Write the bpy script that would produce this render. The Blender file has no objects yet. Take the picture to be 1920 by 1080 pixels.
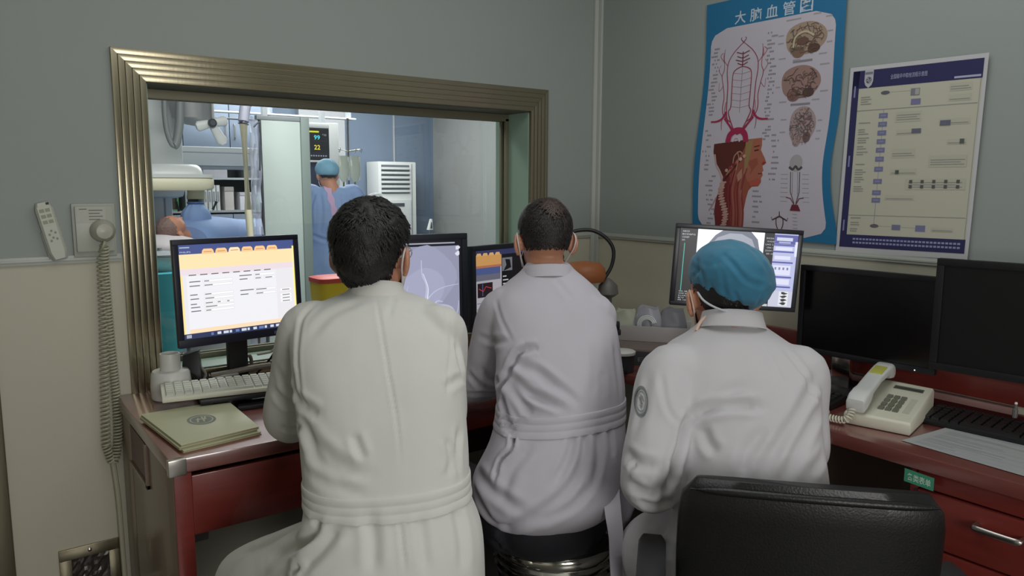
import bpy, bmesh, math, random
import numpy as np
from mathutils import Vector, Matrix, noise
from mathutils.bvhtree import BVHTree
from mathutils.kdtree import KDTree

# ------------------------------------------------------------------ camera
FPX = 1422.57
CAM = Vector((-2.4385, -2.6310, 1.42))
YAW, PITCH, ROLL = math.radians(36.627), math.radians(7.760), math.radians(0.258)
FW = Vector((math.sin(YAW)*math.cos(PITCH), math.cos(YAW)*math.cos(PITCH), -math.sin(PITCH)))
RT0 = Vector((math.cos(YAW), -math.sin(YAW), 0)); UP0 = RT0.cross(FW)
RT = RT0*math.cos(ROLL)+UP0*math.sin(ROLL); UPV = UP0*math.cos(ROLL)-RT0*math.sin(ROLL)
sc = bpy.context.scene
COL = sc.collection
cd = bpy.data.cameras.new('camera'); cam = bpy.data.objects.new('camera', cd); COL.objects.link(cam)
cd.lens = FPX*36/1920; cd.sensor_width = 36; cd.clip_start = .02; cd.clip_end = 60
m = Matrix((RT, UPV, -FW)).transposed().to_4x4(); m.translation = CAM
cam.matrix_world = m
sc.camera = cam

# ------------------------------------------------------------------ world, lamps, exposure
w = bpy.data.worlds.new('world'); sc.world = w; w.use_nodes = True
w.node_tree.nodes['Background'].inputs[0].default_value = (.55, .62, .62, 1)
w.node_tree.nodes['Background'].inputs[1].default_value = .04
vs = sc.view_settings
vs.view_transform = 'Standard'; vs.look = 'None'; vs.gamma = 1; vs.exposure = 0; vs.use_curve_mapping = False

def area(name, loc, target, sx, sy, power, col):
    l = bpy.data.lights.new(name, 'AREA'); l.shape = 'RECTANGLE'; l.size = sx; l.size_y = sy; l.energy = power; l.color = col
    o = bpy.data.objects.new(name, l); COL.objects.link(o); o.location = loc
    o.rotation_euler = (Vector(target)-Vector(loc)).to_track_quat('-Z', 'Y').to_euler()
    return o
# bright corridor window behind the camera, a ceiling panel in the control room, two ceiling panels in the laboratory
area('corridor_window_light', (-2.15, -4.5, 1.36), (-1.4, -.6, 1.0), 1.1, .85, 39, (1.0, .985, .965))
area('ceiling_panel_light', (-1.25, -1.45, 2.66), (-1.25, -1.45, 0), 1.9, 1.3, 14, (.97, 1.0, .99))
area('laboratory_light_near', (-.7, 1.5, 2.85), (-.5, 2.4, 0), 2.4, 1.2, 108, (1.0, .985, .99))
area('laboratory_light_far', (.9, 5.2, 2.85), (.9, 5.2, 0), 2.4, 1.2, 140, (1.0, .985, .99))
def P(px, py, d):            # a point at a given distance along the view axis, from the survey of the room
    return CAM + d*(FW + RT*((px-960)/FPX) - UPV*((py-540)/FPX))
def PY(px, py, y):           # the same, where that sight line meets the plane y
    r = P(px, py, 1)-CAM; return CAM + r*((y-CAM.y)/r.y)
def PX(px, py, x):
    r = P(px, py, 1)-CAM; return CAM + r*((x-CAM.x)/r.x)
def PZ(px, py, z):
    r = P(px, py, 1)-CAM; return CAM + r*((z-CAM.z)/r.z)

# ------------------------------------------------------------------ materials
def lin(c):
    return tuple((x/255/12.92 if x/255 <= .04045 else ((x/255+.055)/1.055)**2.4) for x in c)
MATS = {}
def mat(name, col, rough=.6, metal=0, var=.0, vscale=6, bump=0, bscale=40, stretch=None, spec=.5, coat=0, alpha=None, emit=None, es=1, sheen=0, sss=0):
    if name in MATS: return MATS[name]
    M = bpy.data.materials.new(name); M.use_nodes = True; nt = M.node_tree; N = nt.nodes; b = N['Principled BSDF']
    c = lin(col)
    b.inputs['Base Color'].default_value = (*c, 1); b.inputs['Roughness'].default_value = rough; b.inputs['Metallic'].default_value = metal
    b.inputs['Specular IOR Level'].default_value = spec; b.inputs['Coat Weight'].default_value = coat
    if sheen: b.inputs['Sheen Weight'].default_value = sheen
    if sss:
        b.inputs['Subsurface Weight'].default_value = sss; b.inputs['Subsurface Radius'].default_value = (.01, .004, .002)
    tc = N.new('ShaderNodeTexCoord'); mp = N.new('ShaderNodeMapping'); nt.links.new(tc.outputs['Object'], mp.inputs[0])
    if stretch: mp.inputs['Scale'].default_value = stretch
    if var:
        n = N.new('ShaderNodeTexNoise'); n.inputs['Scale'].default_value = vscale; n.inputs['Detail'].default_value = 6
        nt.links.new(mp.outputs[0], n.inputs['Vector'])
        r = N.new('ShaderNodeMix'); r.data_type = 'RGBA'
        r.inputs[6].default_value = (*[x*(1-var) for x in c], 1); r.inputs[7].default_value = (*[min(1, x*(1+var)) for x in c], 1)
        nt.links.new(n.outputs['Fac'], r.inputs[0]); nt.links.new(r.outputs[2], b.inputs['Base Color'])
    if bump:
        n = N.new('ShaderNodeTexNoise'); n.inputs['Scale'].default_value = bscale; n.inputs['Detail'].default_value = 4
        nt.links.new(mp.outputs[0], n.inputs['Vector'])
        bp = N.new('ShaderNodeBump'); bp.inputs['Strength'].default_value = bump; bp.inputs['Distance'].default_value = .003
        nt.links.new(n.outputs['Fac'], bp.inputs['Height']); nt.links.new(bp.outputs[0], b.inputs['Normal'])
    if emit:
        b.inputs['Emission Color'].default_value = (*lin(emit), 1); b.inputs['Emission Strength'].default_value = es
    if alpha is not None: b.inputs['Alpha'].default_value = alpha
    MATS[name] = M
    return M
def glow(col, s=1.0):        # a patch of a lit screen
    k = 'glow_%d_%d_%d_%d' % (*col, int(s*100))
    if k in MATS: return MATS[k]
    M = bpy.data.materials.new(k); M.use_nodes = True; b = M.node_tree.nodes['Principled BSDF']
    b.inputs['Base Color'].default_value = (.01, .01, .01, 1); b.inputs['Roughness'].default_value = .35
    b.inputs['Emission Color'].default_value = (*lin(col), 1); b.inputs['Emission Strength'].default_value = s
    MATS[k] = M; return M
def ink(col, rough=.55):     # printed colour on paper
    return mat('ink_%d_%d_%d' % tuple(col), col, rough, spec=.3)
def glass_mat(name, tint=(.86, .92, .90), ior=1.5, refl=1.0):
    M = bpy.data.materials.new(name); M.use_nodes = True; nt = M.node_tree; nt.nodes.clear()
    o = nt.nodes.new('ShaderNodeOutputMaterial'); mx = nt.nodes.new('ShaderNodeMixShader')
    t = nt.nodes.new('ShaderNodeBsdfTransparent'); t.inputs[0].default_value = (*tint, 1)
    g = nt.nodes.new('ShaderNodeBsdfGlossy'); g.inputs['Roughness'].default_value = .01
    f = nt.nodes.new('ShaderNodeFresnel'); 
    ge = nt.nodes.new('ShaderNodeNewGeometry'); mi = nt.nodes.new('ShaderNodeMix'); mi.inputs[2].default_value = ior; mi.inputs[3].default_value = 1/ior
    nt.links.new(ge.outputs['Backfacing'], mi.inputs[0]); nt.links.new(mi.outputs[0], f.inputs[0])   # same sheen on both faces of the pane
    nt.links.new(f.outputs[0], mx.inputs[0]); nt.links.new(t.outputs[0], mx.inputs[1]); nt.links.new(g.outputs[0], mx.inputs[2])
    nt.links.new(mx.outputs[0], o.inputs[0]); MATS[name] = M; return M

# ------------------------------------------------------------------ mesh building
def frame_of(d):
    d = Vector(d).normalized(); a = Vector((0, 0, 1)) if abs(d.z) < .95 else Vector((1, 0, 0))
    x = d.cross(a).normalized(); return x, x.cross(d).normalized(), d
class MB:
    def __init__(s): s.v = []; s.f = []; s.m = []; s.mi = 0
    def add(s, vs, fs):
        o = len(s.v); s.v += [Vector(p) for p in vs]; s.f += [tuple(i+o for i in f) for f in fs]; s.m += [s.mi]*len(fs); return s
    def box(s, a, b, M=None):
        (x0, y0, z0), (x1, y1, z1) = a, b
        x0, x1 = min(x0, x1), max(x0, x1); y0, y1 = min(y0, y1), max(y0, y1); z0, z1 = min(z0, z1), max(z0, z1)
        p = [Vector(q) for q in ((x0,y0,z0),(x1,y0,z0),(x1,y1,z0),(x0,y1,z0),(x0,y0,z1),(x1,y0,z1),(x1,y1,z1),(x0,y1,z1))]
        if M is not None: p = [M @ q for q in p]
        return s.add(p, [(0,3,2,1),(4,5,6,7),(0,1,5,4),(1,2,6,5),(2,3,7,6),(3,0,4,7)])
    def hexa(s, bot, top):
        return s.add(list(bot)+list(top), [(0,3,2,1),(4,5,6,7),(0,1,5,4),(1,2,6,5),(2,3,7,6),(3,0,4,7)])
    def rings(s, R, cap=True, closed=False):
        n = len(R[0]); vs = [q for r in R for q in r]; fs = []
        k = len(R)
        for i in range(k if closed else k-1):
            a = i*n; b = ((i+1) % k)*n
            for j in range(n): fs.append((a+j, a+(j+1) % n, b+(j+1) % n, b+j))
        if cap and not closed: fs += [tuple(range(n-1, -1, -1)), tuple(range((k-1)*n, k*n))]
        return s.add(vs, fs)
    def lathe(s, prof, c=(0,0,0), axis=(0,0,1), n=28):
        x, y, z = frame_of(axis); c = Vector(c)
        return s.rings([[c+z*h+(x*math.cos(t)+y*math.sin(t))*r for t in [2*math.pi*j/n for j in range(n)]] for r, h in prof])
    def tube(s, pts, r, n=10, closed=False, flat=1.0):
        pts = [Vector(p) for p in pts]; rr = r if isinstance(r, (list, tuple)) else [r]*len(pts)
        R = []; px = None
        for i, p in enumerate(pts):
            if closed: d = pts[(i+1) % len(pts)]-pts[i-1]
            else: d = (pts[min(i+1, len(pts)-1)]-pts[max(i-1, 0)])
            if d.length < 1e-9: d = Vector((0,0,1))
            d.normalize()
            if px is None: x, y, _ = frame_of(d)
            else:
                x = px-d*px.dot(d)
                x = x.normalized() if x.length > 1e-6 else frame_of(d)[0]
                y = x.cross(d).normalized()*-1; 
            px = x
            R.append([p+(x*math.cos(t)+y*math.sin(t)*flat)*rr[i] for t in [2*math.pi*j/n for j in range(n)]])
        return s.rings(R, closed=closed)
    def ell(s, c, r, M=None, nu=24, nv=16):
        R = []
        for i in range(1, nv):
            t = math.pi*i/nv; R.append([Vector((r[0]*math.sin(t)*math.cos(u), r[1]*math.sin(t)*math.sin(u), -r[2]*math.cos(t))) for u in [2*math.pi*j/nu for j in range(nu)]])
        c = Vector(c)
        T = (lambda q: M @ (q+c)) if M is not None else (lambda q: q+c)
        return s.rings([[T(q) for q in r_] for r_ in R])
    def build(s, name, mats, parent=None, smooth=False, bevel=0, kind=None, bseg=2, angle=None):
        return mesh_obj(name, s.v, s.f, mats, parent, smooth, bevel, kind, s.m, bseg, angle)
WORLD = {}
def mesh_obj(name, v, f, mats, parent=None, smooth=False, bevel=0, kind=None, mi=None, bseg=2, angle=None):
    off = WORLD.get(parent.name, Vector()) if parent is not None else Vector()
    if isinstance(v, np.ndarray):
        v = (v-np.array(off)).tolist()
    else: v = [tuple(q-off) for q in v]
    me = bpy.data.meshes.new(name); me.from_pydata(v, [], f); me.validate()
    o = bpy.data.objects.new(name, me); COL.objects.link(o)
    for M in (mats if isinstance(mats, (list, tuple)) else [mats]): me.materials.append(M)
    if mi is not None and len(set(mi)) > 1 and len(me.polygons) == len(mi): me.polygons.foreach_set('material_index', mi)
    if bevel:
        bm = bmesh.new(); bm.from_mesh(me); bmesh.ops.remove_doubles(bm, verts=bm.verts, dist=1e-6)
        ed = [e for e in bm.edges if len(e.link_faces) == 2 and e.calc_face_angle(0) > .6]
        bmesh.ops.bevel(bm, geom=ed, offset=bevel, segments=bseg, affect='EDGES', profile=.6, clamp_overlap=True)
        bm.to_mesh(me); bm.free()
    if smooth or bevel:
        me.polygons.foreach_set('use_smooth', [True]*len(me.polygons))
        me.set_sharp_from_angle(angle=math.radians(angle or 40))
    if parent is not None:
        o.parent = parent; WORLD[o.name] = Vector(off)
    else: WORLD[o.name] = Vector()
    if kind: o['kind'] = kind
    me.update(); return o
def tag(o, label, cat, group=None, kind=None):
    o['label'] = label; o['category'] = cat
    if group: o['group'] = group
    if kind: o['kind'] = kind
    return o
def thing(name, loc, label, cat, group=None):
    o = bpy.data.objects.new(name, None); COL.objects.link(o); o.location = loc; o.empty_display_size = .05
    WORLD[o.name] = Vector(loc); return tag(o, label, cat, group)
def bx(name, a, b, M_, parent=None, bevel=0, kind=None, X=None, label=None):
    o = MB().box(a, b, X).build(name, M_, parent, bevel=bevel, kind=kind)
    if label: o['label'] = label
    return o
def struct(o): o['kind'] = 'structure'; return o
def rotz(yaw, loc): return Matrix.Translation(Vector(loc)) @ Matrix.Rotation(-yaw, 4, 'Z')   # local y = facing
def sup(c, x, y, a, b, e=2.4, n=40):
    r = []
    for j in range(n):
        u = 2*math.pi*j/n; cu, su = math.cos(u), math.sin(u)
        r.append(c+x*a*math.copysign(abs(cu)**(2/e), cu)+y*b*math.copysign(abs(su)**(2/e), su))
    return r
def catmull(p, k=8):
    p = [Vector(q) for q in p]; o = []
    for i in range(len(p)-1):
        a, b, c, d = p[max(i-1,0)], p[i], p[i+1], p[min(i+2,len(p)-1)]
        for j in range(k):
            t = j/k; o.append(.5*((2*b)+(c-a)*t+(2*a-5*b+4*c-d)*t*t+(3*b-a-3*c+d)*t**3))
    o.append(p[-1]); return o
def coil(path, R, r, turns, n=6, per=12):
    pts = catmull(path, 12); L = [0]
    for i in range(1, len(pts)): L.append(L[-1]+(pts[i]-pts[i-1]).length)
    N = int(turns*per); out = []; x = None
    for k in range(N+1):
        t = L[-1]*k/N; i = max(0, min(len(pts)-2, next((q for q in range(len(L)) if L[q] >= t), 1)-1))
        a = (t-L[i])/max(1e-9, L[i+1]-L[i]); p = pts[i].lerp(pts[i+1], a); d = (pts[i+1]-pts[i]).normalized()
        if x is None: x = frame_of(d)[0]
        x = (x-d*x.dot(d)).normalized(); y = d.cross(x)
        w_ = 2*math.pi*k/per
        out.append(p+(x*math.cos(w_)+y*math.sin(w_))*R)
    return MB().tube(out, r, n)

# flat print / screen picture: polygons in 0..1 coordinates on a bilinear patch, thin layers
FONTC = {}
def text_polys(txt, size, xy, bold=False, width=None):
    cu = bpy.data.curves.new('t', 'FONT'); cu.body = txt; cu.size = 1; cu.resolution_u = 2
    if bold: cu.offset = .012
    o = bpy.data.objects.new('t', cu); COL.objects.link(o)
    me = bpy.data.meshes.new_from_object(o.evaluated_get(bpy.context.evaluated_depsgraph_get()))
    bpy.data.objects.remove(o); bpy.data.curves.remove(cu)
    vs_ = [(q.co.x, q.co.y) for q in me.vertices]; fs = [tuple(p.vertices) for p in me.polygons]; bpy.data.meshes.remove(me)
    if not vs_: return [], []
    x0 = min(a for a, b in vs_); x1 = max(a for a, b in vs_)
    sy = size; sx = size if width is None else width/max(1e-6, x1-x0)
    return [((a-x0)*sx+xy[0], b*sy+xy[1]) for a, b in vs_], fs
class Art:
    def __init__(s, fn, step=.0004): s.fn = fn; s.step = step; s.mb = MB(); s.mats = []; s.k = {}
    def _m(s, M):
        if M.name not in s.k: s.k[M.name] = len(s.mats); s.mats.append(M)
        s.mb.mi = s.k[M.name]
    def poly(s, pts, M, layer=1, dense=0):
        s._m(M)
        if dense:
            q = []
            for i in range(len(pts)):
                a, b = pts[i], pts[(i+1) % len(pts)]
                q += [(a[0]+(b[0]-a[0])*j/dense, a[1]+(b[1]-a[1])*j/dense) for j in range(dense)]
            pts = q
        s.mb.add([s.fn(u, v, layer*s.step) for u, v in pts], [tuple(range(len(pts)))])
    def rect(s, u0, v0, u1, v1, M, layer=1): s.poly([(u0, v0), (u1, v0), (u1, v1), (u0, v1)], M, layer)
    def line(s, pts, w_, M, layer=2, asp=1.0, wend=None):
        s._m(M); n = len(pts); L = []; Rr = []
        for i, p in enumerate(pts):
            a = pts[max(i-1, 0)]; b = pts[min(i+1, n-1)]
            dx, dy = (b[0]-a[0]), (b[1]-a[1])*asp; h = math.hypot(dx, dy) or 1
            ww = (w_ if wend is None else w_+(wend-w_)*i/(n-1))/2
            L.append((p[0]-dy/h*ww, p[1]+dx/h*ww/asp)); Rr.append((p[0]+dy/h*ww, p[1]-dx/h*ww/asp))
        s.mb.add([s.fn(u, v, layer*s.step) for u, v in L+Rr], [(i, i+n, i+n+1, i+1) for i in range(n-1)])
    def grid(s, nu, nv, M):
        s._m(M); s.mb.add([s.fn(i/nu, j/nv, 0) for j in range(nv+1) for i in range(nu+1)], [(j*(nu+1)+i, j*(nu+1)+i+1, (j+1)*(nu+1)+i+1, (j+1)*(nu+1)+i) for j in range(nv) for i in range(nu)])
    def text(s, txt, u, v, size, M, layer=3, width=None, asp=1.0, bold=False):
        s._m(M); vs_, fs = text_polys(txt, 1, (0, 0), bold)
        if not vs_: return
        x1 = max(a for a, b in vs_); sx = (width/x1) if width else size/asp
        s.mb.add([s.fn(u+a*sx, v+b*size, layer*s.step) for a, b in vs_], fs)
    def build(s, name, parent=None): return s.mb.build(name, s.mats, parent)
def patch(TL, TR, BL, BR, n):
    TL, TR, BL, BR = map(Vector, (TL, TR, BL, BR)); n = Vector(n).normalized()
    return lambda u, v, h: (TL*(1-u)+TR*u)*v+(BL*(1-u)+BR*u)*(1-v)+n*h
# ------------------------------------------------------------------ palette
wall_up = mat('wall_grey_green', (152, 159, 155), .55, var=.04, vscale=2, bump=.05, bscale=200)
wall_lo = mat('wall_cream', (196, 192, 173), .55, var=.03, vscale=2, bump=.05, bscale=200)
railm = mat('rail_pale', (182, 186, 178), .4)
alu = mat('brushed_champagne_metal', (160, 152, 128), .25, .9, var=.06, vscale=14, stretch=(1, 1, .15), bump=.04, bscale=120)
dark_alu = mat('dark_champagne_metal', (120, 116, 100), .4, .7)
wood = mat('red_mahogany_laminate', (122, 48, 41), .32, var=.28, vscale=5, stretch=(1.2, 1.2, 9), coat=.25, bump=.03)
woodtop = mat('red_mahogany_top', (122, 62, 54), .2, var=.18, vscale=6, stretch=(9, 1.2, 1), coat=1, spec=1)
woodtop.node_tree.nodes['Principled BSDF'].inputs['Coat IOR'].default_value = 1.9; woodtop.node_tree.nodes['Principled BSDF'].inputs['Coat Roughness'].default_value = .30
wooddark = mat('dark_red_laminate', (84, 30, 28), .4, var=.2, vscale=5)
wood_pale = mat('grey_brown_sheen_laminate', (132, 112, 98), .3, var=.12, vscale=4, coat=.2)  # grey-brown sheen of the panels mixed into the base colour
chrome = mat('chrome', (225, 222, 212), .12, 1)
steel = mat('satin_steel', (190, 186, 180), .3, 1)
blackp = mat('black_plastic', (26, 26, 30), .42)
blackm = mat('matt_black', (16, 16, 18), .6)
navyp = mat('dark_navy_bezel', (24, 28, 46), .38)
beige = mat('ivory_plastic', (216, 214, 196), .42)
whitep = mat('white_plastic', (214, 214, 208), .4)
leather = mat('black_leather', (24, 23, 24), .42, bump=.25, bscale=240, var=.1, vscale=20)
paperm = mat('white_paper', (172, 175, 175), .7, var=.03)
rubber = mat('dark_rubber', (20, 20, 20), .8)

# ------------------------------------------------------------------ control room shell
WT = .24                                        # window wall thickness
OX0, OX1, OZ0, OZ1 = -1.909, -.396, .80, 1.731  # clear opening inside the casing
LX, BY, CZ = -3.9, -4.6, 2.7
RAILZ = 1.19
def wall_seg(mb_up, mb_lo, a, b):
    (x0, y0, z0), (x1, y1, z1) = a, b
    if z1 > RAILZ: mb_up.box((x0, y0, max(z0, RAILZ)), (x1, y1, z1))
    if z0 < RAILZ: mb_lo.box((x0, y0, z0), (x1, y1, min(z1, RAILZ)))
mu = MB()
def two(mb, a, b):
    (x0, y0, z0), (x1, y1, z1) = a, b
    if z1 > RAILZ: mb.mi = 0; mb.box((x0, y0, max(z0, RAILZ)), (x1, y1, z1))
    if z0 < RAILZ: mb.mi = 1; mb.box((x0, y0, z0), (x1, y1, min(z1, RAILZ)))
two(mu, (-2.37, 0, 0), (OX0, WT, CZ)); two(mu, (OX1, 0, 0), (.1, WT, CZ))
two(mu, (OX0, 0, 0), (OX1, WT, OZ0)); two(mu, (OX0, 0, OZ1), (OX1, WT, CZ))
two(mu, (-3.30, 0, 2.08), (-2.37, WT, CZ)); two(mu, (LX-.1, 0, 0), (-3.30, WT, CZ))
struct(mu.build('wall_front', [wall_up, wall_lo]))
mr = MB(); two(mr, (0, BY, 0), (.1, 0, CZ)); struct(mr.build('wall_right', [wall_up, wall_lo]))
ml = MB(); two(ml, (LX-.1, BY, 0), (LX, 0, CZ)); struct(ml.build('wall_left', [wall_up, wall_lo]))
mk = MB(); two(mk, (LX-.1, BY-.1, 0), (.1, BY, CZ)); struct(mk.build('wall_back', [wall_up, wall_lo]))
floorm = mat('grey_vinyl_floor', (92, 90, 86), .35, var=.1, vscale=3)
struct(bx('floor', (LX-.1, BY-.1, -.08), (.1, .14, 0), floorm))
struct(bx('ceiling', (LX-.1, BY-.1, CZ), (.1, .14, CZ+.08), mat('white_ceiling', (200, 202, 198), .7, var=.03)))
# chair rail: a thin strip where the grey meets the cream
def rail(name, a, b, n):
    mb = MB()
    if n == 'y': mb.box((a, -.007, RAILZ-.012), (b, 0, RAILZ+.012)); mb.box((a, -.010, RAILZ-.004), (b, -.006, RAILZ+.004))
    else: mb.box((-.007, a, RAILZ-.012), (0, b, RAILZ+.012)); mb.box((-.010, a, RAILZ-.004), (-.006, b, RAILZ+.004))
    return struct(mb.build(name, railm, bevel=.0015))
rail('trim_1', -2.355, -2.008, 'y'); rail('trim_2', -.292, -.03, 'y'); rail('trim_3', BY, -.03, 'x')
mb = MB(); mb.box((-.032, -.012, 0), (-.0, 0, CZ)); mb.box((-.012, -.032, 0), (0, -.012, CZ)); struct(mb.build('trim_4', railm, bevel=.002))
mb = MB(); mb.box((-2.355, -.014, 0), (-2.05, 0, .09)); struct(mb.build('baseboard_front', dark_alu, bevel=.002))
mb = MB(); mb.box((-.014, BY, 0), (0, -.54, .09)); struct(mb.build('baseboard_right', dark_alu, bevel=.002))

# door to the laboratory at the left edge: casing and leaf
door = struct(bpy.data.objects.new('door_1', None)); COL.objects.link(door); door.location = (-2.86, 0, 0); WORLD['door_1'] = Vector((-2.86, 0, 0))
for a, b in (((-2.46, -.018, 0), (-2.352, .0, 2.17)), ((-3.39, -.018, 0), (-3.285, .0, 2.17)), ((-3.285, -.018, 2.075), (-2.46, 0, 2.17))):
    bx('door_casing', a, b, alu, door, bevel=.004)
bx('door_leaf', (-3.29, .02, .005), (-2.38, .065, 2.075), wall_lo, door, bevel=.002)
mb = MB(); mb.tube([(-3.2, .01, 1.02), (-3.2, -.045, 1.02), (-3.08, -.05, 1.02)], .011); mb.lathe([(.03, 0), (.03, .012)], (-3.2, .008, 1.02), (0, 1, 0)); mb.build('handle', steel, door, smooth=True)

# ------------------------------------------------------------------ window between the rooms
win = struct(bpy.data.objects.new('window_1', None)); COL.objects.link(win); win.location = (-1.15, 0, .8); WORLD['window_1'] = Vector((-1.15, 0, .8))
def molding(u0, u1, side):                       # one ribbed strip of the casing, mitred; u = distance from the opening
    y0, y1 = -.001, -.016
    g = .0007 if side in ('left', 'right') else .0003
    a, b = u0+g, u1-g
    def corner(u, cx, cz): return ((OX0-u if cx < 0 else OX1+u), (OZ0-u if cz < 0 else OZ1+u))
    if side == 'top': q = [corner(a, -1, 1), corner(a, 1, 1), corner(b, 1, 1), corner(b, -1, 1)]
    if side == 'bottom': q = [corner(a, 1, -1), corner(a, -1, -1), corner(b, -1, -1), corner(b, 1, -1)]
    if side == 'left': q = [corner(a, -1, -1), corner(a, -1, 1), corner(b, -1, 1), corner(b, -1, -1)]
    if side == 'right': q = [corner(a, 1, 1), corner(a, 1, -1), corner(b, 1, -1), corner(b, 1, 1)]
    mb = MB(); mb.hexa([(x, y0, z) for x, z in q], [(x, y1, z) for x, z in q]); return mb
for side in ('top', 'left', 'right', 'bottom'):
    for k in range(5):
        o = molding(k*.0192, (k+1)*.0192, side).build('frame_molding', alu, win, bevel=.0016 if side in ('left', 'right') else .0005)
# groove backing and reveal (jamb lining)
mb = MB()
for a, b in (((OX0-.096, -.004, OZ0-.096), (OX0, 0, OZ1+.096)), ((OX1, -.004, OZ0-.096), (OX1+.096, 0, OZ1+.096)), ((OX0, -.004, OZ1), (OX1, 0, OZ1+.096)), ((OX0, -.004, OZ0-.096), (OX1, 0, OZ0))): mb.box(a, b)
mb.build('frame_backing', dark_alu, win)
green = mat('pale_green_jamb', (150, 176, 158), .35)
for a, b in (((OX1-.004, 0, OZ0), (OX1, WT, OZ1)), ((OX0, 0, OZ0), (OX0+.004, WT, OZ1)), ((OX0, 0, OZ0), (OX1, WT, OZ0+.004))): bx('jamb_lining', a, b, green, win)
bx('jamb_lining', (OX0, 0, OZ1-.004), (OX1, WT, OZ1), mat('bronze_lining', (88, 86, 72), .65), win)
for y, t in ((.140, .018), (.176, .018)):        # glazing rails round the pane
    for a, b in (((OX0+.004, y, OZ1-.016-t), (OX1-.004, y+.012, OZ1-.004)), ((OX0+.004, y, OZ0+.004), (OX1-.004, y+.012, OZ0+.004+t)), ((OX0+.004, y, OZ0+.004+t), (OX0+.004+t, y+.012, OZ1-.004-t)), ((OX1-.004-t, y, OZ0+.004+t), (OX1-.004, y+.012, OZ1-.004-t))):
        bx('glazing_bead', a, b, mat('bronze_bead', (124, 120, 100), .5, .3), win, bevel=.0015)
GL = glass_mat('leaded_glass', (.95, .965, .95), 1.55)
bx('window_glass', (OX0+.006, .158, OZ0+.006), (OX1-.006, .166, OZ1-.006), GL, win)

# ------------------------------------------------------------------ laboratory shell behind the glass
lw = mat('laboratory_wall_white', (160, 164, 168), .6, var=.03)
lb = mat('laboratory_wall_blue', (104, 120, 140), .6, var=.03)
struct(bx('floor_laboratory', (-4.2, .14, -.08), (3.2, 6.7, 0), mat('laboratory_floor', (120, 134, 138), .3, var=.06)))
struct(bx('ceiling_laboratory', (-4.2, .14, 2.9), (3.2, 6.7, 2.98), mat('laboratory_ceiling', (205, 208, 212), .7)))
struct(bx('wall_laboratory_back', (-4.2, 6.6, 0), (3.2, 6.7, 2.9), lb))
struct(bx('wall_laboratory_left', (-4.3, .14, 0), (-4.2, 6.7, 2.9), lw))
struct(bx('wall_laboratory_right', (3.05, .14, 0), (3.15, 6.7, 2.9), mat('laboratory_wall_greenish', (134, 138, 136), .6, var=.03)))
struct(bx('wall_laboratory_front', (.1, .10, 0), (3.2, .24, 2.9), lw)); struct(bx('wall_laboratory_front', (-4.3, .02, 0), (-4.0, .24, 2.9), lw))
struct(bx('trim_5', (2.43, 6.585, 0), (2.45, 6.6, 2.9), lw))
struct(bx('trim_6', (1.10, 6.50, 0), (1.70, 6.6, 2.9), lw))
# ------------------------------------------------------------------ desks
dk = thing('window_desk', (-1.3, -.36, 0), 'long red mahogany desk running below the observation window', 'desk')
bx('desktop', (-2.05, -.717, .712), (-.002, -.002, .75), woodtop, dk, bevel=.004)
bx('corner_cap', (-2.054, -.722, .709), (-2.012, -.700, .7505), steel, dk, bevel=.002, label='pale metal corner cap')
bx('side_panel', (-2.042, -.70, .0), (-2.02, -.17, .711), wood_pale, dk, bevel=.002, label='grey brown side panel, sheen held in its colour')
bx('side_panel', (-2.042, -.163, .0), (-2.02, -.01, .711), wood_pale, dk, bevel=.002)
mb = MB(); mb.box((-2.0445, -.40, .585), (-2.040, -.18, .700)); mb.build('pull_out_slot', wooddark, dk)
bx('slot_frame', (-2.050, -.415, .575), (-2.040, -.40, .705), wood_pale, dk, bevel=.001); bx('slot_frame', (-2.050, -.415, .575), (-2.040, -.17, .587), wood_pale, dk, bevel=.001)
bx('leg_edge', (-2.042, -.714, .0), (-2.0, -.70, .711), wood, dk, bevel=.002)
bx('drawer_front', (-2.0, -.712, .545), (-1.32, -.695, .700), wood, dk, bevel=.003)
bx('drawer_box', (-1.99, -.69, .56), (-1.33, -.20, .69), wooddark, dk)
bx('apron', (-1.31, -.708, .655), (-.53, -.69, .711), wood, dk, bevel=.002)
bx('back_panel', (-2.0, -.06, .30), (-.03, -.04, .70), wooddark, dk)
bx('divider_panel', (-1.32, -.69, 0), (-1.30, -.08, .71), wooddark, dk, bevel=.002)
bx('divider_panel', (-.52, -.69, 0), (-.50, -.08, .71), wooddark, dk, bevel=.002)

dr = thing('side_wall_desk', (-.26, -2.2, 0), 'red mahogany desk with drawers along the poster wall', 'desk')
bx('desktop', (-.522, -3.1, .712), (-.002, -.72, .75), woodtop, dr, bevel=.004)
bx('rear_panel', (-.030, -3.1, .80), (-.004, -.86, .905), wood, dr, bevel=.002)
bx('rear_panel', (-.022, -3.1, .752), (-.004, -.86, .772), wooddark, dr)
bx('cable_strip', (-.034, -1.80, .772), (-.004, -.95, .792), mat('dusty_pink_aluminium', (176, 138, 134), .4, .3), dr, bevel=.002, label='pale pinkish edging strip')
bx('knee_panel', (-.20, -1.73, .05), (-.18, -.74, .70), wood_pale, dr)
bx('side_panel', (-.50, -1.765, 0), (-.02, -1.745, .711), wood, dr, bevel=.002)
bx('side_panel', (-.50, -2.46, 0), (-.02, -2.44, .711), wood, dr, bevel=.002)
bx('drawer_rail', (-.505, -2.44, .665), (-.48, -1.765, .711), wood, dr, bevel=.002)
bx('drawer_body', (-.49, -2.43, .06), (-.03, -1.77, .66), wooddark, dr)
def pull(z, y0, y1, par):
    mb = MB(); x = -.513
    pts = [(x+.008, y0, z), (x-.02, y0, z), (x-.030, y0-.010, z), (x-.030, y1+.010, z), (x-.02, y1, z), (x+.008, y1, z)]
    mb.tube(catmull(pts, 4), .0062, 10, flat=1.3); return mb.build('handle', steel, par, smooth=True)
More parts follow.
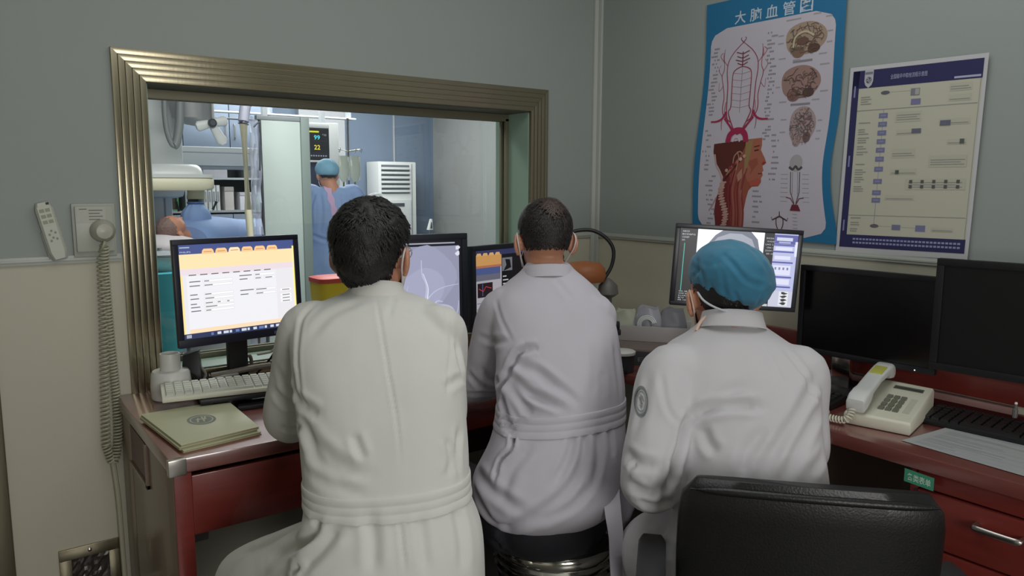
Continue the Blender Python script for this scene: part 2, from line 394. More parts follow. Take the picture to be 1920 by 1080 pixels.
for z0, z1 in ((.522, .660), (.30, .516), (.07, .294)):
    d_ = bx('drawer', (-.513, -2.435, z0), (-.492, -1.770, z1), wood, dr, bevel=.003)
    pull((z0+z1)/2+.028, -1.915, -2.013, d_)
bx('side_panel', (-.50, -3.10, 0), (-.02, -3.08, .711), wood, dr, bevel=.002)

def txt_plate(name, fn, art): pass
# green label on the desk edge
a = Art(patch((-.5245, -1.740, .708), (-.5245, -1.813, .704), (-.5245, -1.740, .674), (-.5245, -1.813, .670), (-1, 0, 0)), .0003)
a.rect(0, 0, 1, 1, ink((70, 150, 120)), 0); a.text('各类表单', .1, .25, .6, ink((200, 225, 205)), 1, width=.8, bold=True)
tag(a.build('drawer_label'), 'small green label with four white characters under the desk edge', 'label')

# ------------------------------------------------------------------ window desk objects
fm = mat('cream_folder_card', (196, 196, 162), .45, var=.04)
fm2 = mat('cream_folder_dull', (176, 170, 140), .5)
ffn = lambda q, z0, z1: ([(x, y, z0) for x, y in q], [(x, y, z1) for x, y in q])
base = [(-2.012, -.672), (-1.805, -.640), (-1.800, -.330), (-2.040, -.335)]
def shift(q, dx, dy): return [(x+dx, y+dy) for x, y in q]
for i, (z0, z1, dx, dy, lab) in enumerate(((.7505, .757, .004, -.004, 'lowest of the three cream folders on the left desk end'), (.7575, .764, -.004, .002, 'middle one of the three stacked cream folders'), (.7645, .771, 0, 0, 'top cream folder with grey oval emblem on left desk end'))):
    t = thing('folder', (-1.92, -.5, z0), lab, 'folder', 'folders stacked on the desk end')
    mb = MB(); mb.hexa(*ffn(shift(base, dx, dy), z0+.0045, z1)); mb.build('cover', fm, t, bevel=.0008)
    mb = MB(); mb.hexa(*ffn([(x*.985-1.92*.0+.985*0+(-1.92)*.015, y*.985-.5*.015) for x, y in shift(base, dx, dy)], z0+.0012, z0+.0044)); mb.build('sheets', fm2, t)
    mb = MB(); mb.hexa(*ffn(shift(base, dx, dy), z0, z0+.0011)); mb.build('back_cover', fm, t)
    if i == 2:
        TL, TR, BL, BR = (-2.040, -.335), (-1.800, -.330), (-2.012, -.672), (-1.805, -.640)
        a = Art(patch((*TL, z1+.0003), (*TR, z1+.0003), (*BL, z1+.0003), (*BR, z1+.0003), (0, 0, 1)), .0002)
        g = ink((124, 134, 122)); cx, cy = .50, .52
        def ring(cx, cy, rx, ry, M, l, n=28): a.poly([(cx+rx*math.cos(2*math.pi*i/n), cy+ry*math.sin(2*math.pi*i/n)) for i in range(n)], M, l)
        ring(cx, cy, .165, .15, g, 0); ring(cx, cy, .135, .12, ink((186, 188, 158)), 1); ring(cx, cy, .12, .105, g, 2)
        a.line([(cx-.07, cy-.06), (cx-.02, cy+.06), (cx+.02, cy-.03), (cx+.07, cy+.07)], .022, ink((190, 192, 164)), 3)
        a.line([(cx-.06, cy+.02), (cx+.06, cy+.0)], .022, ink((190, 192, 164)), 4); a.line([(cx, cy-.08), (cx+.03, cy+.08)], .018, ink((190, 192, 164)), 5)
        a.build('emblem', t)

def keyboard(name, C0, yaw, Wd, Dp, body, key, label, tilt=.02, group=None, z=.7505, rows=6, cols=18):
    t = thing(name, (C0[0], C0[1], z), label, 'keyboard', group)
    M = rotz(yaw, (C0[0], C0[1], z))
    mb = MB(); hw, hd = Wd/2, Dp/2
    mb.hexa([M @ Vector(q) for q in ((-hw, -hd, 0), (hw, -hd, 0), (hw, hd, 0), (-hw, hd, 0))], [M @ Vector(q) for q in ((-hw, -hd, .014), (hw, -hd, .014), (hw, hd, .014+tilt), (-hw, hd, .014+tilt))])
    mb.build('case', body, t, bevel=.004)
    pw = (Wd-.02)/cols; pd = (Dp-.025)/rows; sl = tilt/Dp; first = None
    for r in range(rows):
        c = 0
        while c < cols:
            n = 1
            if r == 0 and c == 4: n = 6
            if c in (13, 16) and r not in (0,): c += 1; continue
            x0 = -hw+.01+c*pw; y0 = -hd+.010+r*pd+(.004 if r == rows-1 else 0)
            zz = .014+(y0+hd)*sl
            kb = MB(); e = .0011; hh = .0075
            b4 = [Vector((x0+e, y0+e, zz-.001)), Vector((x0+n*pw-e, y0+e, zz-.001)), Vector((x0+n*pw-e, y0+pd-e, zz+pd*sl-.001)), Vector((x0+e, y0+pd-e, zz+pd*sl-.001))]
            t4 = [q+Vector((.002 if i in (0, 3) else -.002, .002 if i < 2 else -.002, hh)) for i, q in enumerate(b4)]
            kb.hexa([M @ q for q in b4], [M @ q for q in t4]); kb.build('key', key, t)
            c += n
    return t
keyboard('keyboard', (-1.752, -.297), math.radians(10), .44, .14, beige, mat('ivory_key', (190, 192, 180), .5), 'ivory keyboard below the lit left monitor', .010, z=.790, cols=17)
# low black stand below the ivory keyboard
t = thing('monitor_riser', (-1.69, -.25, .7505), 'low black riser tray under the ivory keyboard', 'stand')
M = rotz(math.radians(8), (-1.68, -.275, .7505))
bx('tray', (-.19, -.11, .025), (.21, .08, .0385), blackp, t, bevel=.003, X=M)
for sx in (-.185, .17):
    for sy in (-.1, .05): bx('foot', (sx, sy, 0), (sx+.03, sy+.03, .0245), blackm, t, X=M)
t = thing('black_keyboard_tray', (-1.62, -.40, .7505), 'flat black slab half hidden under the ivory keyboard', 'tray')
mb = MB(); mb.hexa(*ffn([(-1.79, -.40), (-1.50, -.44), (-1.46, -.36), (-1.77, -.335)], .7506, .7625)); mb.build('slab', blackp, t, bevel=.003)

# two-tier white container
t = thing('white_dispenser', (-1.912, -.130, .7505), 'white two-tier round container at left desk end', 'container')
mb = MB(); mb.lathe([(.054, 0), (.058, .004), (.060, .045), (.056, .083), (.052, .089), (.03, .091)], (-1.912, -.130, .7505), n=36); mb.build('lower_drum', whitep, t, smooth=True)
mb = MB(); mb.lathe([(.030, .090), (.030, .140), (.029, .143), (.0265, .143), (.0265, .128), (.001, .127)], (-1.912, -.130, .7505), n=32); mb.build('upper_tube', whitep, t, smooth=True)

# tangle of cables and a small black speaker behind
cabm = mat('grey_cable', (150, 146, 138), .5); cabb = mat('black_cable', (22, 22, 24), .5)
def cable(name, pts, r, M_, label, cat='cable', group=None):
    return tag(MB().tube(catmull(pts, 8), r, 8).build(name, M_, smooth=True), label, cat, group)
z = .757
cable('cable', [(-1.83, -.10, z), (-1.79, -.14, z+.02), (-1.72, -.13, z+.055), (-1.66, -.10, z+.09), (-1.64, -.07, z+.05)], .006, cabm, 'thick grey cable rising behind the monitor foot')
cable('cable', [(-1.86, -.06, z+.12), (-1.80, -.10, z+.05), (-1.84, -.13, z+.005), (-1.74, -.125, z+.004), (-1.68, -.09, z+.01)], .0045, mat('pale_cable', (176, 172, 160), .5), 'thin pale cable lying behind the left monitor foot')
cable('cable', [(-1.66, -.19, z+.11), (-1.62, -.20, z+.115), (-1.605, -.205, z+.12), (-1.60, -.205, z+.06), (-1.60, -.20, z+.038)], .0045, cabm, 'pale cable hanging down across the black monitor neck')
cable('cable', [(-1.60, -.12, z+.20), (-1.55, -.09, z+.14), (-1.57, -.07, z+.07), (-1.62, -.05, z+.01)], .004, cabb, 'black cable looping right of the left monitor neck')
t = thing('cable_bundle', (-1.70, -.17, .79), 'grey cable ends bundled on the desk behind ivory keyboard', 'cable')
MB().tube(catmull([(-1.80, -.145, .806), (-1.74, -.160, .812), (-1.66, -.150, .815), (-1.60, -.135, .812)], 6), .010, 8).build('sleeve', mat('braided_grey', (128, 122, 110), .7, var=.3, vscale=60), t, smooth=True)
MB().tube(catmull([(-1.80, -.17, .80), (-1.76, -.185, .808), (-1.72, -.17, .806), (-1.76, -.155, .804)], 6), .006, 8).build('plug', cabm, t, smooth=True)
MB().tube([(-1.60, -.133, .812), (-1.575, -.128, .812)], .009, 8).build('connector', blackp, t, smooth=True)
t = thing('desk_speaker', (-1.845, -.095, .7505), 'small black speaker leaning behind the left monitor', 'speaker')
M = rotz(math.radians(20), (-1.845, -.105, .7505))
mb = MB(); mb.hexa([M @ Vector(q) for q in ((-.03, -.03, 0), (.035, -.03, 0), (.035, .03, 0), (-.03, .03, 0))], [M @ Vector(q) for q in ((-.022, -.01, .125), (.026, -.01, .14), (.026, .03, .14), (-.022, .03, .125))]); mb.build('housing', blackp, t, bevel=.004)
mb = MB(); mb.lathe([(.001, .0), (.018, .002), (.021, .004)], M @ Vector((.0, -.027, .05)), M.to_3x3() @ Vector((0, -1, 0))); mb.build('cone', rubber, t)

# power adapter under the desk
t = thing('power_adapter', (-1.83, -.16, .24), 'pale boxy power adapter in the shadow under the window desk', 'adapter')
bx('case', (-1.90, -.0385, .21), (-1.80, -.003, .30), mat('dim_grey_plastic', (150, 142, 138), .5), t, bevel=.006)
MB().tube(catmull([(-1.90, -.03, .25), (-1.95, -.05, .20), (-1.94, -.06, .08), (-1.90, -.05, .012)], 8), .005, 8).build('cord', cabb, t, smooth=True)

# ------------------------------------------------------------------ monitors
def monitor(name, ctr, yaw, W_, H_, bez, bm_, label, tilt=0, roll=0, thick=.035, stand=True, foot=None, chin=None, base=True, neckm=None, off=False, arm=False):
    ctr = Vector(ctr)
    t = thing(name, (ctr.x, ctr.y, .7505 if not arm else ctr.z), label, 'monitor')
    M = Matrix.Translation(ctr) @ Matrix.Rotation(-yaw, 4, 'Z') @ Matrix.Rotation(-tilt, 4, 'X') @ Matrix.Rotation(-roll, 4, 'Y')
    hw, hh = W_/2, H_/2; ch = chin or bez
    mb = MB()
    mb.box((-hw, 0, -hh), (hw, thick*.45, hh), M)
    mb.build('housing', bm_, t, bevel=.003)
    mb = MB(); mb.hexa([M @ Vector(q) for q in ((-hw*.8, thick*.45, -hh*.75), (hw*.8, thick*.45, -hh*.75), (hw*.8, thick*.45, hh*.75), (-hw*.8, thick*.45, hh*.75))][::-1], [M @ Vector(q) for q in ((-hw*.55, thick*1.4, -hh*.5), (hw*.55, thick*1.4, -hh*.5), (hw*.55, thick*1.4, hh*.5), (-hw*.55, thick*1.4, hh*.5))][::-1]); mb.build('rear_shell', blackm, t, bevel=.004)
    for a, b in (((-hw, -.006, hh-bez), (hw, 0, hh)), ((-hw, -.006, -hh), (hw, 0, -hh+ch)), ((-hw, -.006, -hh+ch), (-hw+bez, 0, hh-bez)), ((hw-bez, -.006, -hh+ch), (hw, 0, hh-bez))):
        mb = MB(); mb.box(a, b, M); mb.build('bezel', bm_, t, bevel=.0018)
    if base:
        fz = .7505
        nx = M @ Vector((0, thick*.9+.02, 0))
        foot = Vector(foot) if foot else Vector((nx.x, nx.y, fz))
        R2 = Matrix.Translation(Vector((foot.x, foot.y, fz))) @ Matrix.Rotation(-yaw, 4, 'Z')
        mb = MB(); mb.box((-.032, -.012, .012), (.032, .012, ctr.z-fz), R2); mb.build('neck', neckm or blackp, t, bevel=.004)
        mb = MB(); mb.rings([[R2 @ Vector((.11*math.cos(q)*s_, .085*math.sin(q)*s_-.02, h)) for q in [2*math.pi*k/36 for k in range(36)]] for s_, h in ((1, 0), (1, .007), (.93, .012), (.3, .016))]); mb.build('foot', bm_, t, smooth=True)
    a = None
    iw, ih = hw-bez, hh-bez
    fn = patch(M @ Vector((-iw, -.0006, hh-bez)), M @ Vector((iw, -.0006, hh-bez)), M @ Vector((-iw, -.0006, -hh+ch)), M @ Vector((iw, -.0006, -hh+ch)), M.to_3x3() @ Vector((0, -1, 0)))
    return t, fn, M
GN = mat('screen_glass_off', (8, 8, 10), .22)
LEDM = glow((240, 250, 255), 1.2)
# 1: left monitor, orange patient form
t, fn, M = monitor('monitor', (-1.702, -.192, 1.087), math.radians(-7.4), .41, .33, .017, navyp, 'lit monitor showing an orange and white form, leftmost', math.radians(2.7), chin=.026)
a = Art(fn, .00025); S1 = 1.0
a.rect(0, 0, 1, 1, glow((238, 236, 240), S1), 0)
a.rect(0, .90, 1, 1, glow((78, 92, 148), .9), 1)
a.poly([(0, 0), (.02, 0), (.02, .895), (0, .895)], glow((255, 226, 150), 1.1), 1); a.rect(.985, 0, 1, .93, glow((255, 236, 140), 1.15), 2)
a.rect(0, .745, 1, .90, glow((255, 228, 178), 1.05), 2); a.rect(0, .68, 1, .745, glow((240, 226, 232), 1.0), 2)
for i in range(6):
    u = .185+i*.112; M_ = glow((255, 206, 150) if i != 2 else (255, 232, 190), 1.0)
    a.poly([(u, .895), (u+.105, .895), (u+.098, .935), (u+.085, .95), (u+.02, .95), (u+.008, .935)], M_, 3)
    a.line([(u+.02, .918), (u+.085, .918)], .006, glow((200, 150, 96), .7), 4)
a.text('PHILIPS', .012, .915, .024, glow((210, 216, 240), .9), 3, width=.085); a.rect(.01, .965, .09, .978, glow((190, 200, 230), .8), 3)
a.rect(.05, .10, .82, .665, glow((243, 243, 248), 1.0), 3)
ltx = glow((150, 150, 160), .6); wbx = glow((255, 255, 255), 1.0); lbx = glow((214, 214, 222), .95)
rnd = random.Random(3)
for i in range(8): a.rect(.07+i*.092, .672, .13+i*.092, .682, glow((120, 120, 130), .55), 4)
for (u, v, w_) in ((.07, .60, .09), (.07, .555, .085), (.07, .46, .06), (.07, .415, .07), (.07, .36, .05), (.07, .325, .075), (.07, .285, .08), (.49, .625, .11), (.49, .585, .07), (.49, .46, .12), (.49, .415, .07)): a.rect(u, v, u+w_, v+.011, ltx, 5)
for (u, v, w_) in ((.18, .592, .25), (.18, .547, .25), (.18, .45, .25), (.18, .405, .25), (.18, .355, .08), (.28, .355, .06), (.36, .355, .07), (.18, .315, .25), (.18, .275, .25), (.62, .617, .19), (.62, .577, .07), (.71, .577, .10), (.62, .45, .19), (.62, .405, .19)):
    a.rect(u, v, u+w_, v+.027, lbx, 5); a.rect(u+.002, v+.003, u+w_-.002, v+.024, wbx, 6); a.rect(u+.01, v+.008, u+min(w_-.01, .03+.09*rnd.random()), v+.018, ltx, 7)
for v in (.42, .36, .325, .29): a.rect(.855, v, .955, v+.025, wbx, 4); a.rect(.87, v+.007, .94, v+.016, ltx, 5)
a.rect(.05, .055, .97, .10, glow((255, 226, 190), 1.0), 3)
a.rect(0, 0, 1, .055, glow((60, 70, 110), .7), 4)
for i in range(14):
    u = .22+i*.052; a.rect(u, .014, u+.02+.012*(i % 3), .042, glow((225, 232, 245) if i % 4 else (110, 130, 190), .9), 5)
a.rect(.02, .01, .06, .045, glow((200, 205, 215), .7), 5)
a.build('screen', t)
mb = MB(); mb.box((.10, -.0075, -.158), (.112, -.006, -.148), M); mb.build('button', mat('button_grey', (90, 96, 120), .4), t)

# 2: angiogram on a grey field
t, fn, M = monitor('monitor', (-1.146, -.302, 1.063), math.radians(7), .435, .365, .021, mat('charcoal_bezel', (38, 42, 52), .4), 'lit monitor with grey angiogram beside the first man', math.radians(1.5), thick=.05, chin=.026)
a = Art(fn, .00025)
a.rect(0, 0, 1, 1, glow((24, 26, 34), .6), 0); a.rect(.0, .955, .93, .97, glow((170, 172, 190), .9), 1)
a.rect(0, 0, .97, .93, glow((150, 152, 176), .95), 1)
def blob(cx, cy, rx, ry, M_, l, n=22, wob=.12, seed=0):
    r_ = random.Random(seed); ph = [r_.random()*6.28 for _ in range(3)]
    a.poly([(cx+rx*math.cos(q)*(1+wob*math.sin(3*q+ph[0])), cy+ry*math.sin(q)*(1+wob*math.sin(2*q+ph[1]))) for q in [2*math.pi*k/n for k in range(n)]], M_, l)
blob(.62, .55, .30, .36, glow((160, 162, 188), .95), 2, seed=1); blob(.60, .42, .22, .26, glow((168, 170, 196), .97), 3, seed=2); blob(.78, .14, .17, .12, glow((182, 184, 208), 1.0), 4, seed=5); blob(.72, .12, .08, .07, glow((200, 202, 224), 1.0), 5, seed=7)
vs1 = glow((222, 226, 244), 1.05); vs2 = glow((188, 192, 216), 1.0)
for pts, w_, M_ in (([(.60, .17), (.615, .28), (.64, .42), (.635, .52), (.60, .62), (.595, .78)], .020, vs2), ([(.63, .18), (.64, .3), (.655, .42), (.65, .5), (.61, .63)], .013, vs1), ([(.53, .16), (.535, .26), (.52, .36)], .022, vs1),
    ([(.64, .33), (.72, .42), (.83, .47), (.96, .49)], .014, vs2), ([(.60, .18), (.70, .16), (.78, .10), (.84, .03)], .022, vs1), ([(.66, .15), (.74, .07), (.80, .01)], .018, vs1), ([(.78, .12), (.85, .16), (.90, .10), (.93, .03)], .016, vs1),
    ([(.72, .2), (.80, .17), (.9, .19)], .010, vs2), ([(.82, .04), (.84, .2)], .012, vs1), ([(.5, .10), (.44, .3), (.46, .5)], .010, vs2), ([(.9, .02), (.95, .2), (.96, .3)], .010, vs2), ([(.56, .12), (.58, .28)], .018, vs1), ([(.70, .24), (.74, .31), (.80, .30)], .022, vs2), ([(.86, .02), (.88, .13)], .02, vs1)):
    a.line(catmull([(p[0], p[1], 0) for p in pts], 5) and [(q.x, q.y) for q in catmull([(p[0], p[1], 0) for p in pts], 5)], w_, M_, 6, wend=w_*.4)
for v in (.905, .84): blob(.955, v, .022, .024, glow((226, 228, 240), .95), 7, wob=.2, seed=int(v*100))
a.build('screen', t)
for u, M_ in ((.168, mat('button_grey', (90, 96, 120), .4)), (.188, LEDM)):
    mb = MB(); mb.box((u-.003, -.0075, -.174), (u+.003, -.006, -.164), M); mb.build('button', M_, t)

# 3: small monitor in front of the second man
t, fn, M = monitor('monitor', (-.700, -.255, 1.030), math.radians(-12), .385, .325, .019, mat('charcoal_bezel', (38, 42, 52), .4), 'lit monitor with dark blue menus left of the balding man', math.radians(1), thick=.05)
a = Art(fn, .00025)
a.rect(0, 0, 1, 1, glow((176, 172, 180), .8), 0); a.rect(0, .93, 1, 1, glow((60, 66, 110), .6), 1)
a.rect(0, .80, .42, .93, glow((214, 160, 96), .75), 1); a.rect(0, .77, .44, .80, glow((190, 120, 90), .7), 2); a.rect(0, .68, .40, .77, glow((88, 104, 160), .6), 2); a.rect(0, .60, .40, .68, glow((120, 120, 140), .6), 2)
for i in range(4): a.poly([(.01+i*.1, .93), (.1+i*.1, .93), (.085+i*.1, .965), (.03+i*.1, .965)], glow((226, 176, 120), .75), 3)
a.rect(.42, 0, 1, .93, glow((18, 20, 28), .6), 2); a.rect(.43, .70, .60, .88, glow((120, 124, 130), .7), 3)
a.poly([(.45, .70), (.5, .78), (.48, .86), (.56, .85), (.58, .74)], glow((24, 24, 30), .5), 4)
for i in range(7): a.rect(.44, .62-i*.05, .5+.03*(i % 3), .635-i*.05, glow((210, 214, 220), .7), 4)
a.rect(.03, .38, .27, .57, glow((40, 26, 36), .6), 3); a.line([(.05, .5), (.12, .46), (.16, .52), (.25, .49)], .012, glow((200, 60, 60), .7), 4); a.line([(.11, .40), (.11, .56)], .008, glow((90, 110, 190), .7), 4)
for v in (.30, .22, .14, .06): a.rect(.02, v, .40, v+.01, glow((130, 130, 145), .6), 3)
a.build('screen', t)

# 4: monitor in front of the man with the cap
t, fn, M = monitor('monitor', (-.353, -1.068, 1.150), math.radians(37.8), .4165, .272, .0145, mat('graphite_bezel', (34, 34, 44), .35), 'lit monitor with a skull x-ray behind the blue cap', math.radians(-.3), math.radians(-3.1), thick=.035)
a = Art(fn, .00025)
a.rect(0, 0, 1, 1, glow((22, 22, 28), .6), 0)
a.rect(.15, 0, .715, 1, glow((246, 250, 255), 1.05), 1)
a.poly([(.17, .0), (.17, .5), (.21, .74), (.30, .93), (.36, 1), (.60, 1), (.66, .9), (.70, .65), (.70, .0)], glow((120, 128, 144), .8), 2)
a.poly([(.19, .0), (.19, .5), (.24, .74), (.32, .9), (.42, .965), (.52, .965), (.61, .9), (.67, .7), (.68, .0)], glow((170, 176, 190), .85), 3)
a.poly([(.23, 0), (.25, .5), (.32, .72), (.45, .8), (.58, .72), (.64, .4), (.64, 0)], glow((140, 148, 164), .8), 4)
a.line([(.045, .80), (.045, .15)], .007, glow((80, 200, 180), .7), 2)
lt = glow((214, 220, 224), .85)
for i, (u, v, w_) in enumerate(((.02, .96, .06), (.02, .92, .11), (.02, .88, .06), (.02, .84, .025))): a.text('ABCDEFGH'[i*1:i*1+4+2*(i == 1)], .02, v-.01, .03, lt, 3, width=w_)
for i in range(5): a.text(('WL 38 40', 'WW 60 12', '512X512', 'KV 76', 'FR 12/20')[i], .03, .13-i*.03, .024, lt, 3, width=.105)
for i in range(6): a.text(('2020', '10:42:06', 'LAO 2', 'CRA 14', 'ZOOM 1', 'SID 109')[i], .73+.012*(i % 2), .92-i*.042, .028, lt, 3, width=.065)
a.rect(.80, 0, 1, 1, glow((190, 194, 232), .95), 2)
a.rect(.80, .86, 1, .985, glow((96, 100, 176), .8), 3); a.rect(.82, .905, .955, .95, glow((216, 220, 244), .9), 4); a.rect(.84, .87, .94, .895, glow((180, 184, 224), .85), 4)
for v in (.835, .745, .60, .40, .265): a.rect(.80, v, .975, v+.022, glow((96, 104, 186), .8), 3)
for (u0, v0, u1, v1) in ((.815, .775, .96, .82), (.815, .65, .95, .70), (.81, .44, .96, .57), (.81, .31, .96, .385)): a.rect(u0, v0, u1, v1, glow((222, 224, 246), 1.0), 4)
for i in range(4): a.rect(.825+i*.034, .51, .84+i*.034, .545, glow((140, 144, 190), .8), 5)
a.rect(.98, .70, 1, .90, glow((226, 230, 250), 1.0), 4)
a.rect(.80, 0, 1, .22, glow((204, 206, 226), .95), 3); a.rect(.885, .02, .965, .215, glow((228, 230, 236), 1), 4)
for k in range(4): blob(.925, .05+k*.047, .026, .016, glow((60, 62, 66), .6), 5, seed=k, wob=.3)
a.rect(.72, .0, .795, .03, lt, 3)
a.build('screen', t)

# 5 and 6: dark screens
t, fn, M = monitor('monitor', (-.140, -1.400, 1.013), math.radians(88), .445, .292, .017, blackp, 'switched-off black monitor next to the white telephone', math.radians(0), thick=.035, neckm=chrome, foot=(-.105, -1.318, .75))
a = Art(fn); a.rect(0, 0, 1, 1, GN, 0); a.build('screen', t)
mb = MB(); mb.box((.166, -.0078, -.141), (.169, -.006, -.138), M); mb.build('power_led', LEDM, t)
t, fn, M = monitor('monitor', (-.198, -1.905, 1.065), math.radians(84), .52, .315, .02, mat('dull_black_bezel', (22, 21, 23), .5), 'switched-off black monitor at the right edge of the desk', thick=.035, base=False)
mb = MB(); mb.box((-.05, .03, -.05), (.05, .17, .05), M); mb.build('wall_bracket', blackm, t, bevel=.004)
a = Art(fn); a.rect(0, 0, 1, 1, mat('screen_off_matt', (12, 11, 13), .45), 0); a.build('screen', t)
# ------------------------------------------------------------------ things on the side desk
t = thing('telephone', (-.28, -1.565, .7505), 'white push-button desk telephone with coiled cord', 'telephone')
pa = math.radians(63)
A0, A1, A2, A3 = Vector((-.436, -1.517, 0)), Vector((-.400, -1.690, 0)), Vector((-.135, -1.628, 0)), Vector((-.150, -1.455, 0))
q = [A0, A1, A2, A3]
def lvl(z0, z1, e=0): 
    c = sum(q, Vector())/4
    return [Vector((*(p.xy+(c.xy-p.xy).normalized()*e), z0 if i < 2 else z1)) for i, p in enumerate(q)]
mb = MB(); mb.rings([lvl(.752, .752, .006), lvl(.764, .764, 0), lvl(.782, .822, .002), lvl(.788, .830, .008)]); mb.build('body', beige, t, bevel=.003)
def ph(u, v, h=0): # u across (left->right), v front->back, on the sloping top
    L = lvl(.788, .830, .008); return L[0].lerp(L[1], u).lerp(L[3].lerp(L[2], u), v)+Vector((0, 0, h))
for r in range(4):
    for c_ in range(3):
        u, v = .42+c_*.115, .18+r*.11
        b4 = [ph(u, v, -.001), ph(u+.085, v, -.001), ph(u+.085, v+.075, -.001), ph(u, v+.075, -.001)]
        mb = MB(); mb.hexa(b4, [p_+Vector((0, 0, .0055)) for p_ in b4]); mb.build('key', mat('grey_key', (112, 114, 100), .5), t)
a = Art(lambda u, v, h: ph(u, v, .0006+h), .0003); a.rect(.40, .80, .90, .90, ink((92, 94, 84)), 0); a.rect(.42, .83, .88, .86, ink((60, 62, 56)), 1); a.rect(.80, .2, .9, .6, ink((196, 194, 176)), 0); a.build('display', t)
pts = [ph(.17, .02, .022), ph(.16, .14, .036), ph(.16, .5, .044), ph(.17, .84, .040), ph(.18, .98, .022)]
mb = MB(); cr_ = (ph(1, .5)-ph(0, .5)).normalized(); al_ = (ph(.16, 1)-ph(.16, 0)).normalized(); nn_ = cr_.cross(al_).normalized(); nn_ = nn_ if nn_.z > 0 else -nn_
RH = []
for f_, h_, t_, w_ in ((-.04, .018, .012, .020), (-.03, .022, .019, .026), (.05, .028, .024, .0275), (.18, .034, .020, .027), (.26, .040, .011, .025), (.55, .046, .010, .0245), (.80, .044, .012, .026), (.88, .036, .020, .0275), (1.0, .030, .024, .0275), (1.06, .026, .018, .025), (1.07, .022, .012, .020)):
    RH.append(sup(ph(.165, f_, h_), cr_, nn_, w_, t_, 4.5, 24))
mb.rings(RH); hs = mb.build('handset', mat('handset_white', (214, 216, 212), .35), t, smooth=True)
mb = MB(); ya = [ph(.06, .60, .0585), ph(.27, .60, .0585), ph(.27, .84, .0575), ph(.06, .84, .0575)]
mb.hexa([p_-Vector((0, 0, .006)) for p_ in ya], ya); mb.build('yellow_sticker', mat('yellow_sticker', (186, 184, 84), .6), hs, bevel=.002)
coil([ph(.12, -.02, .012), ph(.05, -.10, -.015), (-.47, -1.46, .765), (-.53, -1.49, .757), (-.552, -1.505, .70)], .0085, .0023, 30).build('coiled_cord', beige, t, smooth=True)
coil([(-.552, -1.505, .70), (-.535, -1.48, .665), (-.48, -1.42, .672), (-.445, -1.43, .755), (-.40, -1.45, .762)], .0085, .0023, 22).build('coiled_cord', beige, t, smooth=True)

kb2 = keyboard('keyboard', (-.160, -1.845), math.radians(86), .44, .15, blackp, mat('black_key', (30, 30, 32), .35), 'black keyboard in front of the rightmost dark monitor', .012, cols=17)
kb3 = keyboard('keyboard', (-.325, -1.290), math.radians(84), .27, .15, blackp, mat('black_key', (30, 30, 32), .35), 'black keyboard tucked between capped man and telephone', .012, cols=11)

t = thing('printed_sheet', (-.33, -1.83, .7505), 'printed white sheet on the front edge of the desk', 'paper')
fnp = patch((-.200, -1.715, .7525), (-.185, -2.005, .7525), (-.448, -1.690, .7515), (-.470, -1.990, .7525), (0, 0, 1))
a = Art(fnp, .0003); a.grid(6, 8, paperm)
rr = random.Random(9)
for i in range(22):
    v = .93-i*.04
    if i % 5 == 4: continue
    a.rect(.08, v, .25+.65*rr.random(), v+.007, ink((150, 154, 156)), 1)
    if i % 3 == 0: a.rect(.08, v-.017, .92, v-.015, ink((160, 164, 166)), 1)
a.build('sheet', t)
t = thing('marker_pen', (-.205, -1.836, .78), 'upright pen with a pale cap above the black keyboard', 'pen')
pc = PX(1904, 768, -.215)
MB().lathe([(.0055, -.022), (.0065, -.018), (.0065, 0), (.004, .002), (.0035, .018)], pc, (0.04, 0, 1), 14).build('barrel', mat('grey_pen', (96, 92, 90), .4), t, smooth=True)
MB().lathe([(.0036, .004), (.0036, .018), (.0025, .020)], pc, (0.04, 0, 1), 14).build('cap', whitep, t, smooth=True)

# desk corner between the second and third man: lamp, tray, jar, files
t = thing('desk_lamp', (-.40, -.47, .7505), 'gooseneck desk lamp with black neck and amber shade', 'lamp')
gp = [P(1127, 530, 3.0), P(1146, 500, 3.0), P(1150, 468, 3.0), P(1135, 445, 3.0), P(1110, 432, 3.0), P(1080, 433, 3.0), P(1055, 445, 3.0), P(1046, 470, 3.0), P(1058, 495, 3.0)]
MB().tube(catmull(gp, 8), .0075, 12).build('gooseneck', blackp, t, smooth=True)
bc = P(1140, 540, 3.0)
mb = MB(); mb.lathe([(.085, .7505-bc.z), (.085, .765-bc.z), (.02, .785-bc.z), (.016, -.04), (.042, -.022), (.036, .012), (.012, .035), (.004, .04)], bc, n=24); mb.build('stem', mat('grey_lamp_body', (104, 102, 98), .45), t, smooth=True)
ac = P(1096, 512, 3.0)
amb = mat('amber_shade', (166, 100, 58), .5, sss=.1)
mb = MB(); mb.lathe([(.030, .045), (.062, .040), (.080, .020), (.086, -.010), (.078, -.032), (.074, -.032), (.080, -.010), (.074, .016), (.056, .034), (.028, .040)], ac, n=28); mb.build('shade', amb, t, smooth=True)
MB().ell(ac-Vector((0, 0, .012)), (.02, .02, .026)).build('bulb', mat('bulb_white', (225, 215, 205), .3), t, smooth=True)

